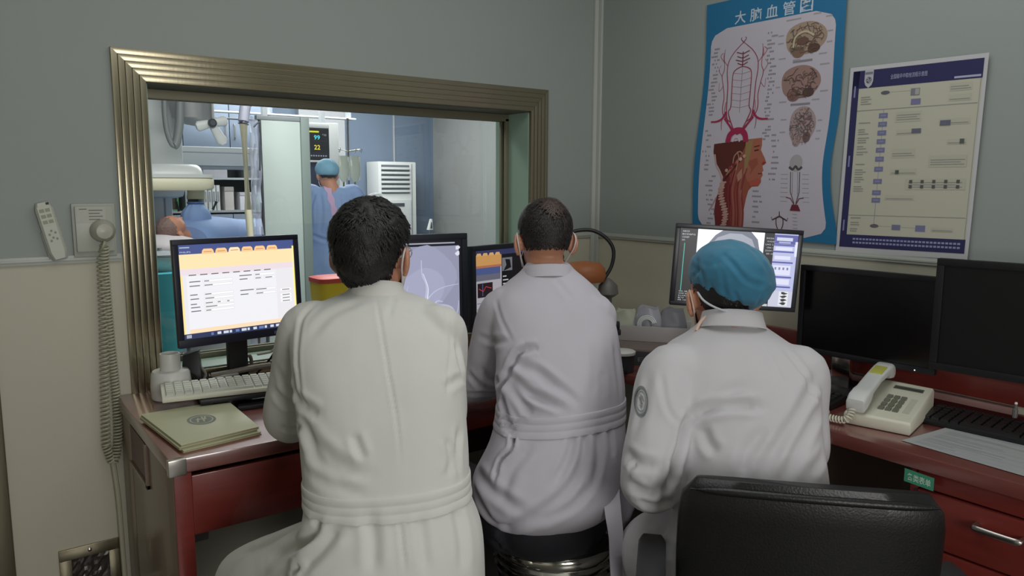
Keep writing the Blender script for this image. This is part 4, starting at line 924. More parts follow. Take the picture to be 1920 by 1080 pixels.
# poster 2: flow chart
t = thing('flowchart_poster', (WX, -1.44, 1.5), 'navy edged flow chart sheet on the wall, above the dark monitors', 'poster')
TL, TR, BL, BR = (-.006, -1.226, 1.806), (-.012, -1.646, 1.800), (-.005, -1.212, 1.198), (-.009, -1.634, 1.204)
fn2 = patch(TL, TR, BL, BR, (-1, 0, 0)); a = Art(fn2, .0005); cream = ink((192, 190, 173)); navy = ink((52, 51, 92)); nv2 = ink((122, 122, 158)); gl = ink((186, 184, 168)); gt = ink((150, 150, 144)); dk_ = ink((96, 98, 108)); wh = ink((196, 196, 198))
a.rect(0, 0, 1, 1, wh, 0); a.build('sheet', t); a = Art(fn2, .0005)
a.rect(.03, .03, .975, .978, cream, 1); a.rect(.03, .885, .975, .978, navy, 2); a.rect(.03, .03, .085, .978, navy, 2); a.rect(.03, .03, .975, .10, navy, 2)
a.rect(.965, .10, .968, .885, gt, 2); a.rect(.085, .765, .96, .770, gt, 2); a.rect(.085, .205, .96, .209, gt, 2)
a.text('全国脑卒中取栓流程示意图', .33, .922, .026, ink((176, 178, 206)), 3, width=.27); a.rect(.79, .893, .965, .903, ink((176, 178, 206)), 3)
# shield emblem with waves
a.poly([(.125, .982), (.195, .982), (.195, .92), (.185, .90), (.16, .885), (.135, .90), (.125, .92)], ink((186, 186, 192)), 3)
a.poly([(.16+.022*math.cos(q), .926+.017*math.sin(q)) for q in [2*math.pi*k/18 for k in range(18)]], ink((84, 86, 104)), 4)
for dv in (-.006, .004): a.line(smooth_pts([(.143, .926+dv), (.153, .932+dv), (.166, .920+dv), (.177, .928+dv)]), .004, ink((196, 196, 204)), 5, 1.43)
for k in range(3): a.line([(.152+.008*k, .937), (.154+.008*k, .939)], .003, ink((200, 200, 206)), 6, 1.43)
a.rect(.13, .957, .19, .968, ink((120, 122, 140)), 5)
def bx2(u, v, w_, h_, M_, l=3): a.rect(u-w_/2, v-h_/2, u+w_/2, v+h_/2, M_, l)
a.line([(.30, .765), (.30, .16)], .003, nv2, 2, 1.43)
for v in (.735, .69, .645, .60, .555, .508, .455, .39, .33, .29): bx2(.30, v, .068, .026, nv2); a.rect(.28, v-.003, .32, v+.003, ink((146, 146, 176)), 4)
a.poly([(.30+.035*math.cos(q), .853+.010*math.sin(q)) for q in [2*math.pi*k/14 for k in range(14)]], dk_, 3); a.poly([(.305+.034*math.cos(q), .152+.010*math.sin(q)) for q in [2*math.pi*k/14 for k in range(14)]], ink((108, 96, 106)), 3)
bx2(.525, .845, .065, .036, ink((128, 128, 138))); bx2(.54, .845, .03, .03, ink((168, 168, 164)), 4); bx2(.535, .795, .07, .030, nv2); a.line([(.34, .853), (.49, .853)], .002, gt, 2, 1.43)
bx2(.475, .148, .065, .028, ink((120, 120, 150))); bx2(.655, .147, .07, .032, nv2); a.line([(.34, .152), (.44, .150)], .002, gt, 2, 1.43); a.line([(.51, .150), (.62, .148)], .002, gt, 2, 1.43)
for (u, v, w_, h_) in ((.49, .722, .19, .052), (.48, .535, .18, .048), (.80, .49, .26, .06), (.49, .44, .20, .03), (.725, .375, .42, .056), (.48, .305, .22, .026), (.84, .852, .15, .038), (.84, .80, .15, .032), (.82, .685, .21, .03), (.85, .585, .13, .026), (.49, .643, .16, .026), (.81, .145, .15, .022)): bx2(u, v, w_, h_, gl); [a.rect(u-w_*.45, v-h_*.3+k*.0115, u+w_*(.45-.1*(k % 2)), v-h_*.3+k*.0115+.004, gt, 4) for k in range(max(1, int(h_*.7/.0115)))]
bx2(.76, .680, .072, .026, ink((104, 106, 124)), 5); bx2(.56, .647, .068, .024, ink((104, 106, 124)), 5); bx2(.885, .586, .03, .024, ink((92, 98, 92)), 5); bx2(.445, .438, .028, .020, ink((84, 92, 84)), 5)
for i in range(5):
    for j in range(2): bx2(.555+i*.083, .388-j*.026, .022, .017, ink((92, 92, 92)), 5)
for (v0, n) in ((.835, 4), (.70, 1), (.665, 3), (.62, 3), (.575, 2), (.545, 2), (.48, 1), (.45, 3), (.41, 3), (.36, 3), (.19, 1), (.165, 2), (.13, 2)):
    for k in range(n): a.rect(.11, v0-k*.012, .11+.10*(.5+.45*random.Random(int(v0*100)+k).random()), v0-k*.012+.005, gt, 3)
for k in range(2):
    for j in range(30): a.rect(.14+j*.027, .072-k*.02, .14+j*.027+.02, .082-k*.02, ink((150, 152, 190)), 3)
for v in (.87, .5, .15): a.rect(.047, v-.03, .06, v+.03, ink((136, 138, 180)), 3)
a.build('flow_chart', t)
# ------------------------------------------------------------------ people
skin = mat('skin', (196, 140, 112), .5, var=.06, vscale=20, sss=.15)
hairm = mat('black_hair', (20, 17, 17), .5, var=.5, vscale=120, bump=.5, bscale=300)
maskw = mat('mask_white', (214, 206, 204), .6)
def fast_mesh(mb, voxel, smooth=4, factor=.5):
    me = bpy.data.meshes.new('tmp'); me.from_pydata([tuple(p) for p in mb.v], [], mb.f); me.update()
    o = bpy.data.objects.new('tmp', me); COL.objects.link(o)
    r = o.modifiers.new('r', 'REMESH'); r.mode = 'VOXEL'; r.voxel_size = voxel; r.adaptivity = 0
    s = o.modifiers.new('s', 'SMOOTH'); s.factor = factor; s.iterations = smooth
    n = bpy.data.meshes.new_from_object(o.evaluated_get(bpy.context.evaluated_depsgraph_get()))
    bpy.data.objects.remove(o); bpy.data.meshes.remove(me)
    return n
def arrays(me):
    n = len(me.vertices); v = np.empty(n*3); me.vertices.foreach_get('co', v); v = v.reshape(-1, 3)
    k = np.empty(n*3); me.vertices.foreach_get('normal', k); return v, k.reshape(-1, 3)
def put(me, name, M_, parent):
    off = WORLD[parent.name]; v, _ = arrays(me); v = v-np.array(off); me.vertices.foreach_set('co', v.ravel())
    me.materials.append(M_); me.polygons.foreach_set('use_smooth', [True]*len(me.polygons)); me.update(); me.name = name
    o = bpy.data.objects.new(name, me); COL.objects.link(o); o.parent = parent; WORLD[o.name] = Vector(off); return o
def hz(yaw): return Vector((math.cos(yaw), -math.sin(yaw), 0)), Vector((math.sin(yaw), math.cos(yaw), 0))
def px_rings(rows, yaw, shrink=1.0, k=4):
    """rows: (y, xl, xr, distance, half depth) as surveyed; smooth rings between them"""
    x, y = hz(yaw); P_ = []
    for (py, xl, xr, d, b, *e) in rows:
        c = P((xl+xr)/2, py, d); w_ = (xr-xl)/2*d/FPX
        ray = (c-CAM); ray.z = 0; ray.normalize(); rr_ = Vector((ray.y, -ray.x, 0)); cs = abs(rr_.dot(x)); sn = math.sqrt(max(0, 1-cs*cs))
        a = math.sqrt(max(w_*w_-(b*sn)**2, .2*w_*w_))/max(.5, cs)
        P_.append((c, a*shrink, b*shrink, e[0] if e else 2.4))
    out = []
    cs_ = catmull([p[0] for p in P_], k); ab = catmull([(p[1], p[2], p[3]) for p in P_], k)
    for c, q in zip(cs_, ab): out.append(sup(c, x, y, max(q[0], .01), max(q[1], .01), q[2]))
    return out
def finger_set(mb, wr, d, up, side, curl=.5, s=1.0):
    """palm, four fingers and a thumb; d = along the hand, up = back of the hand, side = towards the thumb"""
    d = d.normalized(); up = (up-d*up.dot(d)).normalized(); rt = d.cross(up).normalized()
    if rt.dot(side) < 0: rt = -rt
    R = []
    for t_, w_, h_ in ((-.01, .026, .020), (.02, .034, .018), (.055, .041, .016), (.085, .042, .014), (.096, .038, .011)):
        R.append(sup(wr+d*t_*s, rt, up, w_*s, h_*s, 2.6, 16))
    mb.rings(R)
    for k, (off, L) in enumerate(((.030, .072), (.010, .080), (-.011, .074), (-.031, .058))):
        p0 = wr+d*.085*s+rt*off*s; dd = (d+rt*off*1.2).normalized(); pts = [p0-dd*.015*s]; a = 0; p = p0
        for j, f_ in enumerate((.45, .32, .23)):
            a += curl*(.35+.25*j); v_ = dd*math.cos(a)-up*math.sin(a); pts.append(p); p = p+v_*L*f_*s
        pts.append(p); mb.tube(pts, [.0092*s, .0092*s, .0085*s, .0078*s, .0058*s], 8)
    p = wr+d*.022*s+rt*.026*s; pts = [p-rt*.01*s]
    for j, (o_, u_) in enumerate((((.7, .75), 0), ((.45, .9), -.15), ((.15, 1), -.3))):
        pts.append(p); p = p+(rt*o_[0]+d*o_[1]+up*u_).normalized()*(.034, .030, .024)[j]*s
    pts.append(p); mb.tube(pts, [.012*s, .0125*s, .0105*s, .0095*s, .007*s], 8)
def head_matrix(c, yaw, tip=0, tilt=0, s=1):   # local x right, y face, z up; tip>0 looks down; tilt>0 leans right
    return Matrix.Translation(Vector(c)) @ Matrix.Rotation(-yaw, 4, 'Z') @ Matrix.Rotation(-tip, 4, 'X') @ Matrix.Rotation(tilt, 4, 'Y') @ Matrix.Scale(s, 4)
def head_parts(mb, H):
    mb.ell((0, -.012, .022), (.074, .094, .088), H, 32, 22)
    mb.ell((0, .022, -.030), (.060, .064, .085), H, 28, 18)          # face
    mb.ell((0, .040, -.082), (.036, .036, .030), H)                   # chin
    mb.ell((0, .072, -.012), (.012, .020, .028), H); mb.ell((0, .088, -.030), (.013, .016, .011), H)   # nose
    mb.ell((0, .066, .020), (.044, .018, .012), H)                    # brow
    mb.ell((0, .072, -.062), (.022, .014, .009), H)                   # lips
    for s_ in (-1, 1):
        E_ = H @ Matrix.Translation((s_*.074, -.008, -.018)) @ Matrix.Rotation(s_*.35, 4, 'Z')
        mb.ell((s_*.011, -.006, .004), (.0075, .019, .032), E_, 16, 12); mb.ell((s_*.008, .002, -.022), (.007, .011, .013), E_, 12, 8); mb.ell((s_*.002, .004, 0), (.010, .012, .02), E_, 12, 8)
        mb.ell((s_*.034, .055, -.030), (.020, .018, .020), H)         # cheek
def hair(H, parent, M_, nape=-.66, seed=1, th=.014, temple=.10, tufts=2600, crown=(-.1, -.35, .9), tuft_len=.020, name='hair', wob=.004, thin=None):
    r = random.Random(seed); nu, nv = 84, 60; V = []; ok = []
    def mask(d):
        x, y, z = d
        m_ = min((z-nape)*5, 1.0)                                     # nape
        front = .62-1.05*max(0, z) if z > 0 else temple
        m_ = min(m_, (max(.15+.55*max(z, 0)**.5*1.05, temple)-y)*6 if z < .80 else 1)
        if z < .12 and abs(x) > .60: m_ = min(m_, (-.13-y)*8 if z < -.05 else (.02-y)*8)      # around the ear
        if abs(x) > .75 and -.05 <= z < .4: m_ = min(m_, (.22-y)*8)
        return m_
    C0 = Vector((0, -.012, .022)); rad = Vector((.074, .094, .088))
    def surf(d, h):
        q = Vector((d.x*rad.x, d.y*rad.y, d.z*rad.z))
        if d.z < 0: q.z *= 1.12; q.x *= 1-.10*d.z*d.z
        n_ = Vector((d.x/rad.x, d.y/rad.y, d.z/rad.z)).normalized()
        return C0+q+n_*h
    g = []
    for i in range(nv+1):
        t_ = math.pi*i/nv; row = []
        for j in range(nu):
            u = 2*math.pi*j/nu; d = Vector((math.sin(t_)*math.cos(u), math.sin(t_)*math.sin(u), math.cos(t_)))
            m_ = mask(d); sm = max(0, min(1, m_)); sm = sm*sm*(3-2*sm)
            thl = th*(1-.72*max(0, min(1, (abs(d.x)-.45)*2.2))*max(0, min(1, (.35-d.z)*2)))
            h = -.006+(thl+.006)*sm+wob*noise.noise(d*4+Vector((seed*7, 0, 0)))*sm+wob*.5*noise.noise(d*14+Vector((seed*3, 0, 0)))*sm
            row.append((H @ surf(d, h), m_ > -.25))
        g.append(row)
    vs_ = [c_[0] for row in g for c_ in row]; fs = []
    for i in range(nv):
        for j in range(nu):
            k_ = [(i, j), (i+1, j), (i+1, (j+1) % nu), (i, (j+1) % nu)]
            if all(g[a][b][1] for a, b in k_): fs.append(tuple(a*nu+b for a, b in k_))
    o = mesh_obj(name, vs_, fs, M_, parent, smooth=True, angle=180)
    mb = MB(); cw = Vector(crown).normalized(); n_ = 0
    while n_ < tufts:
        d = Vector((r.gauss(0, 1), r.gauss(0, 1), r.gauss(0, 1))).normalized()
        if mask(d) < .25: continue
        if thin and r.random() < thin(d): n_ += 1; continue
        n_ += 1
        nn = Vector((d.x/rad.x, d.y/rad.y, d.z/rad.z)).normalized()
        fl = (d-cw*1.0); fl = (fl-nn*fl.dot(nn))+Vector((0, 0, -.25)); fl = fl+Vector((r.gauss(0, .25), r.gauss(0, .25), r.gauss(0, .25))); fl = (fl-nn*fl.dot(nn)).normalized()
        sd = nn.cross(fl); b_ = surf(d, th*(1-.72*max(0, min(1, (abs(d.x)-.45)*2.2))*max(0, min(1, (.35-d.z)*2)))-.003); L = tuft_len*(.6+.8*r.random())*(.45 if mask(d) < .75 else 1); ww = .0016+.0014*r.random()
        mid = b_+fl*L*.5+nn*.0035; tip_ = b_+fl*L+nn*(.001+.004*r.random())
        mb.add([H @ q for q in (b_-sd*ww, b_+sd*ww, mid+sd*ww*.7, mid-sd*ww*.7, tip_)], [(0, 1, 2, 3), (3, 2, 4)])
    k_ = mb.build('hair_strands', M_, o, smooth=True, kind='stuff')
    return o
def eyes(H, parent):
    for s_ in (-1, 1):
        mb = MB(); mb.mi = 0; mb.ell((s_*.031, .0718, .003), (.0115, .0095, .0062), H, 14, 10); mb.mi = 1; mb.ell((s_*.031, .0782, .003), (.005, .0045, .005), H, 10, 8)
        mb.build('eye', [mat('eye_white', (215, 210, 205), .3), mat('eye_dark', (26, 20, 18), .2)], parent, smooth=True)
        MB().tube([H @ Vector(q) for q in ((s_*.016, .083, .024), (s_*.030, .083, .030), (s_*.048, .072, .026))], [.0025, .0032, .0018], 6).build('eyebrow', hairm, parent, smooth=True)
def face_mask(H, parent, strap_m, loops=True):
    R = []
    for z_, hw, dep in ((-.012, .030, .100), (-.025, .050, .104), (-.050, .058, .102), (-.080, .052, .095), (-.104, .034, .082)):
        arc = [Vector((hw*math.sin(u)*1.12, .020+(dep-.020)*math.cos(u)**.8 if math.cos(u) > 0 else .02, z_)) for u in [math.radians(-86+172*k/16) for k in range(17)]]
        R.append([H @ q for q in arc]+[H @ (q*1+Vector((0, -.004, 0))) for q in reversed(arc)])
    MB().rings(R, cap=True).build('face_mask', maskw, parent, smooth=True)
    if loops:
        for s_ in (-1, 1):
            pts = [(s_*.062, .028, -.022), (s_*.074, .008, .000), (s_*.083, -.010, .016), (s_*.086, -.030, -.004), (s_*.081, -.024, -.030), (s_*.073, .000, -.050), (s_*.062, .030, -.078)]
            MB().tube([H @ Vector(q) for q in catmull(pts, 6)], .0022, 6).build('mask_loop', strap_m, parent, smooth=True)
def crease_px(me, creases, extra=None):
    """press folds into the cloth along lines found on its surface"""
    v, nrm = arrays(me)
    tree = BVHTree.FromPolygons([Vector(q) for q in v], [tuple(p.vertices) for p in me.polygons])
    tot = np.zeros(len(v)); nv_ = [Vector(q) for q in v]
    for pts, wd, dp in creases:
        pp = catmull([(a, b, 0) for a, b in pts], 10); hit = []
        for q in pp:
            o, n_, i, dist = tree.ray_cast(CAM, (P(q.x, q.y, 1)-CAM).normalized())
            if o is not None: hit.append(o)
        if len(hit) < 2: continue
        H_ = []
        for a, b in zip(hit, hit[1:]):
            L = (b-a).length
            if L > .12: H_.append(a); continue
            k = max(1, int(L/.003)); H_ += [a.lerp(b, i/k) for i in range(k)]
        H_.append(hit[-1]); A_ = np.array([tuple(q) for q in H_]); n = len(A_)
        wgt = np.minimum(1, np.minimum(np.arange(n), np.arange(n)[::-1])/(n*.22)+.12)
        lo, hi = A_.min(0)-4*wd, A_.max(0)+4*wd
        idx = np.where(np.all((v > lo) & (v < hi), axis=1))[0]
        if not len(idx): continue
        D = np.empty(len(idx)); W_ = np.empty(len(idx))
        for s in range(0, len(idx), 4000):
            dd = ((v[idx[s:s+4000], None, :]-A_[None])**2).sum(2); j = dd.argmin(1); D[s:s+4000] = np.sqrt(dd[np.arange(len(j)), j]); W_[s:s+4000] = wgt[j]
        pr = -np.exp(-(D/wd)**2)+.42*np.exp(-((D-1.9*wd)/(.9*wd))**2)
        tot[idx] += dp*pr*W_
    if extra is not None: tot += extra(v, nrm)
    v += nrm*np.clip(tot, -.022, .016)[:, None]
    me.vertices.foreach_set('co', v.ravel()); me.update()
def cloth_noise(amp, sc_, seed, stretch=(1, 1, .45)):
    def f(v, nrm):
        o = np.empty(len(v))
        for i, q in enumerate(v):
            p = Vector((q[0]*stretch[0]*sc_+seed, q[1]*stretch[1]*sc_, q[2]*stretch[2]*sc_)); o[i] = noise.noise(p)+.45*noise.noise(p*2.3)
        return amp*o
    return f
def belt_on(me, ctr, axis_tilt, z_fn, yaw, half, parent, M_, name='belt', off=.004, th=.004, rmax=.30):
    """a cloth band lying on the coat: cast from the body axis to the surface"""
    v, _ = arrays(me); tree = BVHTree.FromPolygons([Vector(q) for q in v], [tuple(p.vertices) for p in me.polygons])
    R = []; n = 72; last = .15
    for k in range(n):
        u = 2*math.pi*k/n; d = Vector((math.cos(u), math.sin(u), 0)); row = []
        for h, tf in ((-1, .6), (-.85, 1), (-.42, 1), (-.34, .5), (-.26, 1), (.26, 1), (.34, .5), (.42, 1), (.85, 1), (1, .6)):
            c = Vector((ctr[0], ctr[1], z_fn(d)+h*half)); o, nn, i, dist = tree.ray_cast(c, d)
            if o is None or dist > rmax: dist = last
            last = dist; row.append(c+d*(dist+off+th*tf))
        inner = [c_-d*(th+off+.002) for c_ in row]
        R.append(row+inner[::-1])
    return MB().rings(R, closed=True).build(name, M_, parent, smooth=True, angle=60)
def collar(cx, top_c, rx, ry, yaw, tip, hgt, parent, M_, flare=.012, name='collar'):
    x, y = hz(yaw); up = (Vector((0, 0, 1))+y*tip).normalized(); yy = (y-up*y.dot(up)).normalized()
    R = []
    for h, e in ((0, flare), (.25, flare*.8), (.6, flare*.35), (1, 0), (1.03, -.004), (.95, -.008), (.4, -.004), (0, -.004)):
        R.append(sup(Vector(cx)+up*hgt*h, x, yy, rx+e, ry+e, 2.1, 40))
    mb = MB(); mb.rings(R, cap=False); return mb.build(name, M_, parent, smooth=True, angle=75)
def limb(mb, pts, rad, k=6, n=16):
    p = catmull(pts, k); r = [q.x for q in catmull([(a, 0, 0) for a in rad], k)]; mb.tube(p, r, n)
def legs(mb, hip, yaw, seat_r, s=1, knee_z=.50, spread=.16, thigh=.40, ankle_back=.0, lat=(-1, 1), rk=(.085, .062, .050, .038), knees=None):
    x, y = hz(yaw); out = []
    for sd in lat:
        h = hip+x*sd*.09; kn = hip+x*sd*spread+y*thigh; kn.z = knee_z
        if knees and knees[0 if sd < 0 else 1] is not None: kn = Vector(knees[0 if sd < 0 else 1])
        an = kn-y*(.06+ankle_back); an.z = .10
        limb(mb, [h, (h+kn)/2+Vector((0, 0, .01)), kn, (kn+an)/2, an], [rk[0], rk[0]*.9, rk[1], rk[2], rk[3]])
        out.append((h, kn, an))
    return out
def shoe(an, yaw, parent, M_):
    x, y = hz(yaw); R = []
    for t_, w_, h_ in ((-.075, .022, .03), (-.06, .034, .042), (0, .038, .045), (.07, .044, .035), (.14, .042, .026), (.175, .026, .018)):
        c = Vector((an.x, an.y, .002+h_))+y*t_; R.append([c+x*w_*math.cos(u)+Vector((0, 0, h_*math.sin(u))) for u in [2*math.pi*j/20 for j in range(20)]])
    MB().rings(R).build('shoe', M_, parent, smooth=True)
def coat_mat(name, col):
    return mat(name, col, .82, var=.025, vscale=9, bump=.12, bscale=900, spec=.2, sheen=.15)
trou = mat('dark_trousers', (34, 34, 40), .8); shoem = mat('black_shoe', (20, 20, 22), .4)

def person(root_c, label, body_rows, yaw, Hm, neck_pts, arms, coatm, creases, hip, leg_yaw, leg_kw, sleeves=None, thighs=(), seed=1, coat_extra=None, coat_label=None, noise_amp=.0045, voxel=.0055, group=None, arm_r=(.066, .058, .054, .043), bare=None):
    t = thing('person', root_c, label, 'person', group)
    mb = MB()
    head_parts(mb, Hm)
    limb(mb, neck_pts, [.054, .052, .053, .058])
    mb.rings(px_rings(body_rows, yaw, .80)) if bare is None else bare(mb, .80)
    L = legs(mb, hip, leg_yaw, 0, **leg_kw)
    mb.ell(hip, (.15, .13, .10))
    for h, kn, an in L:
        x, y = hz(leg_yaw); mb.rings([sup(Vector((an.x, an.y, .035))+y*q, x, Vector((0, 0, 1)), w_, .025, 2.3, 14) for q, w_ in ((-.05, .025), (0, .032), (.08, .036), (.13, .03))])
    for sh, el, wr, hd, up, side, curl in arms:
        limb(mb, [sh, (sh+el)/2, el, (el+wr)/2, wr], [.050, .043, .038, .033, .026])
        finger_set(mb, wr, hd, up, side, curl)
    bd = put(fast_mesh(mb, .0058, 3, .5), 'body', skin, t)
    # trousers and shoes
    mb = MB(); mb.ell(hip, (.165, .145, .115)); legs(mb, hip, leg_yaw, 0, rk=(.098, .074, .066, .060), **leg_kw); put(fast_mesh(mb, .010, 3), 'trousers', trou, t)
    for h, kn, an in L: shoe(an, leg_yaw, t, shoem)
    # coat: torso, sleeves and skirt as one cloth
    mb = MB(); mb.rings(px_rings(body_rows, yaw)) if bare is None else bare(mb, 1.0)
    for i, (sh, el, wr, hd, up, side, curl) in enumerate(arms):
        r_ = (sleeves or {}).get(i, arm_r)
        x, y = hz(yaw); inw = x*(1 if side_of(sh, body_rows, yaw) else -1)
        limb(mb, [sh+inw*.05+Vector((0, 0, -.01)), sh, (sh+el)/2, el, (el+wr)/2, wr-hd.normalized()*.015], [r_[0]*.9, r_[0], r_[1], r_[2], (r_[2]+r_[3])/2, r_[3]], 8, 20)
    for pts, rad in thighs: limb(mb, pts, rad, 8, 24)
    me = fast_mesh(mb, voxel, 10, .5)
    nz = cloth_noise(noise_amp, 9, seed*13.7); ex = coat_extra
    crease_px(me, creases, (lambda v, n: nz(v, n)+(ex(v, n) if ex else 0)))
    raw = me.copy()
    ct = put(me, 'lab_coat', coatm, t)
    if coat_label: ct['label'] = coat_label
    return t, bd, ct, raw
def side_of(sh, rows, yaw):
    m_ = rows[len(rows)//3]; c = P((m_[1]+m_[2])/2, m_[0], m_[3]); x, y = hz(yaw); return (sh-c).dot(x) < 0
# ------------------------------------------------------------------ laboratory seen through the glass
lwhite = mat('equipment_white', (206, 210, 208), .4); lcream = mat('equipment_cream', (222, 218, 190), .45); lgrey = mat('equipment_grey', (140, 146, 150), .45); ldark = mat('equipment_dark', (62, 68, 74), .5)
cabd = mat('cabinet_blue_grey', (120, 134, 152), .45); shelfm = mat('cabinet_shelf', (150, 158, 162), .5); shelfin = mat('cabinet_inside', (86, 94, 96), .7)
# wall cabinets with open shelves
Y = 6.05
t = thing('storage_cabinet', (-.3, 6.3, 0), 'tall blue grey storage cabinet with open shelves on laboratory back wall', 'cabinet')
XA, XB = -1.35, .62
bx('back_board', (XA, 6.56, .1), (XB, 6.59, 2.75), shelfin, t)
for x_ in (XA, -.36, XB-.02): bx('upright', (x_, Y+.01, .1), (x_+.02, 6.56, 2.75), shelfm, t)
for z_ in (.1, 1.10, 1.46, 1.78, 2.73): bx('shelf', (XA, Y+.01, z_), (XB, 6.56, z_+.022), shelfm, t)
xs = [XA, -.86, -.36, .13, XB]
for i in range(4):
    for (z0, z1) in ((1.80, 2.73), (.12, 1.08)):
        d_ = bx('door', (xs[i]+.004, Y-.012, z0), (xs[i+1]-.004, Y+.008, z1), cabd, t, bevel=.003)
        hx = xs[i+1]-.05 if i % 2 == 0 else xs[i]+.05
        MB().tube([(hx, Y-.012, z0+.10 if z0 > 1 else z1-.25), (hx, Y-.035, z0+.12 if z0 > 1 else z1-.24), (hx, Y-.035, z0+.25 if z0 > 1 else z1-.12), (hx, Y-.012, z0+.27 if z0 > 1 else z1-.10)], .008, 8).build('handle', steel, d_, smooth=True)
# items on the shelves
for i, (x_, z_, w_, h_, c_, lb_, cat_) in enumerate(((-.02, 1.482, .26, .15, (150, 152, 158), 'grey carton on the upper open shelf', 'box'), (.36, 1.482, .14, .18, (96, 100, 104), 'dark box at the right of the upper open shelf', 'box'), (.12, 1.122, .10, .26, (196, 190, 186), 'white file box on the lower open shelf', 'box'), (.30, 1.122, .13, .20, (214, 214, 222), 'square white carton on the lower open shelf', 'box'), (.45, 1.122, .06, .20, (150, 176, 160), 'slim pale green box on lower open shelf', 'box'))):
    q = thing('carton', (x_, 6.2, z_), lb_, cat_, 'cartons on the laboratory shelves'); bx('box_body', (x_-w_/2, 6.12, z_), (x_+w_/2, 6.38, z_+h_), mat('carton_%d' % i, c_, .6), q, bevel=.004); bx('flap', (x_-w_/2, 6.115, z_+h_*.82), (x_+w_/2, 6.12, z_+h_), mat('carton_flap_%d' % i, tuple(int(v*.88) for v in c_), .6), q)
for i in range(4):
    x_ = -.14+i*.045; lab = ('leftmost white binder in the row of four on the shelf', 'second white binder from the left in the shelf row', 'third white binder from the left in the shelf row', 'rightmost white binder in the row of four on the shelf')[i]
    q = thing('binder', (x_, 6.2, 1.122), lab, 'binder', 'white binders on the laboratory shelf'); bx('cover', (x_-.018, 6.10, 1.122), (x_+.018, 6.34, 1.40), lwhite, q, bevel=.003); bx('spine_label', (x_-.010, 6.097, 1.22), (x_+.010, 6.10, 1.33), lgrey, q)
q = thing('green_crate', (-.55, 6.2, 1.122), 'green upright crate on the lower shelf behind the blue cover', 'crate')
bx('side', (-.72, 6.1, 1.122), (-.66, 6.4, 1.43), mat('green_crate', (70, 130, 90), .5), q, bevel=.004); bx('side', (-.44, 6.1, 1.122), (-.42, 6.4, 1.43), mat('green_crate', (70, 130, 90), .5), q, bevel=.003); bx('bottom', (-.66, 6.1, 1.122), (-.44, 6.4, 1.14), mat('green_crate', (70, 130, 90), .5), q); bx('dark_bin', (-.655, 6.12, 1.14), (-.445, 6.38, 1.36), mat('brown_dark', (70, 62, 56), .6), q, bevel=.004)

# angiography gantry
t = thing('angiography_gantry', (-1.9, 4.3, 0), 'big white x-ray gantry with cream flat detector over the patient', 'medical scanner')
Yg = 3.9
c = lambda px, py, y=Yg: PY(px, py, y)
a_, b_ = c(288, 150), c(348, 330); bx('column', (a_.x-.5, Yg+.0, 1.30), (b_.x, Yg+.45, 2.85), lwhite, t, bevel=.06)
a_ = c(300, 355); b_ = c(336, 440); bx('lower_column', (a_.x-.03, Yg+.15, .0), (b_.x, Yg+.45, 1.5), lwhite, t, bevel=.03)
bx('column_groove', (c(318, 400).x-.006, Yg+.146, .1), (c(318, 400).x+.006, Yg+.151, 1.45), lgrey, t)
a_, b_ = c(290, 272, 4.6), c(462, 312, 4.6); bx('cross_beam', (a_.x-.4, 4.6, b_.z), (b_.x+.15, 4.85, a_.z-.0), lwhite, t, bevel=.012)
bx('beam_groove', (a_.x-.4, 4.597, (a_.z+b_.z)/2+.03), (b_.x+.15, 4.601, (a_.z+b_.z)/2+.036), lgrey, t); bx('beam_lower_rail', (a_.x-.4, 4.62, b_.z-.03), (b_.x+.15, 4.83, b_.z), lgrey, t)  # grey rail along the underside of the beam
def plate(px0, px1, py0, py1, y, dep, M_, name, rad=.05, dz=0):
    a_, b_ = PY(px0, py0, y), PY(px1, py1, y); cx_, w_ = (a_.x+b_.x)/2, (b_.x-a_.x)/2
    R = []
    for k, (s_, z_) in enumerate(((.94, b_.z), (1, b_.z+.02), (1, a_.z-.02), (.94, a_.z))):
        R.append([Vector((cx_+w_*s_*math.copysign(abs(math.cos(u))**.3, math.cos(u)), y+dep/2+dep/2*s_*math.copysign(abs(math.sin(u))**.3, math.sin(u)), z_)) for u in [2*math.pi*j/40 for j in range(40)]])
    return MB().rings(R).build(name, M_, t, smooth=True, angle=50)
plate(262, 408, 331, 357, 3.3, .5, lcream, 'detector_plate'); plate(262, 408, 327, 332, 3.3, .5, lwhite, 'detector_rim')
a_, b_ = PY(262, 306, 3.4), PY(385, 327, 3.4)
R = []
for k in range(7):
    s_ = k/6; z_ = b_.z-.01+(a_.z-b_.z+.01)*math.sin(s_*math.pi/2); w_ = math.cos(s_*math.pi/2*.72)
    cx_ = (a_.x+b_.x)/2; hw = (b_.x-a_.x)/2
    R.append([Vector((cx_+hw*(w_**.35)*math.copysign(abs(math.cos(u))**.5, math.cos(u)), 3.55+.2*w_*math.copysign(abs(math.sin(u))**.5, math.sin(u)), z_)) for u in [2*math.pi*j/36 for j in range(36)]])
MB().rings(R).build('detector_hood', lwhite, t, smooth=True, angle=60)
a_ = c(335, 190); MB().rings([[Vector((a_.x+.15*s_*math.cos(u)+dx, Yg-.2+.16*s_*math.sin(u), z_)) for u in [2*math.pi*j/28 for j in range(28)]] for s_, z_, dx in ((.2, c(0, 224).z, .12), (.75, c(0, 219).z, .1), (1, c(0, 208).z, .05), (1.1, 2.3, 0), (1, 2.6, 0))]).build('ceiling_joint', mat('joint_grey', (158, 160, 160), .45), t, smooth=True)
MB().tube(catmull([c(337, 185, 3.5), c(337, 208, 3.5), c(336, 235, 3.5), c(332, 262, 3.5), c(327, 273, 3.5), c(320, 266, 3.5), c(313, 245, 3.5), c(309, 215, 3.5), c(308, 185, 3.5)], 8), [.032]*33+[.02]*32, 12).build('hose', mat('hose_grey', (128, 134, 134), .45), t, smooth=True)
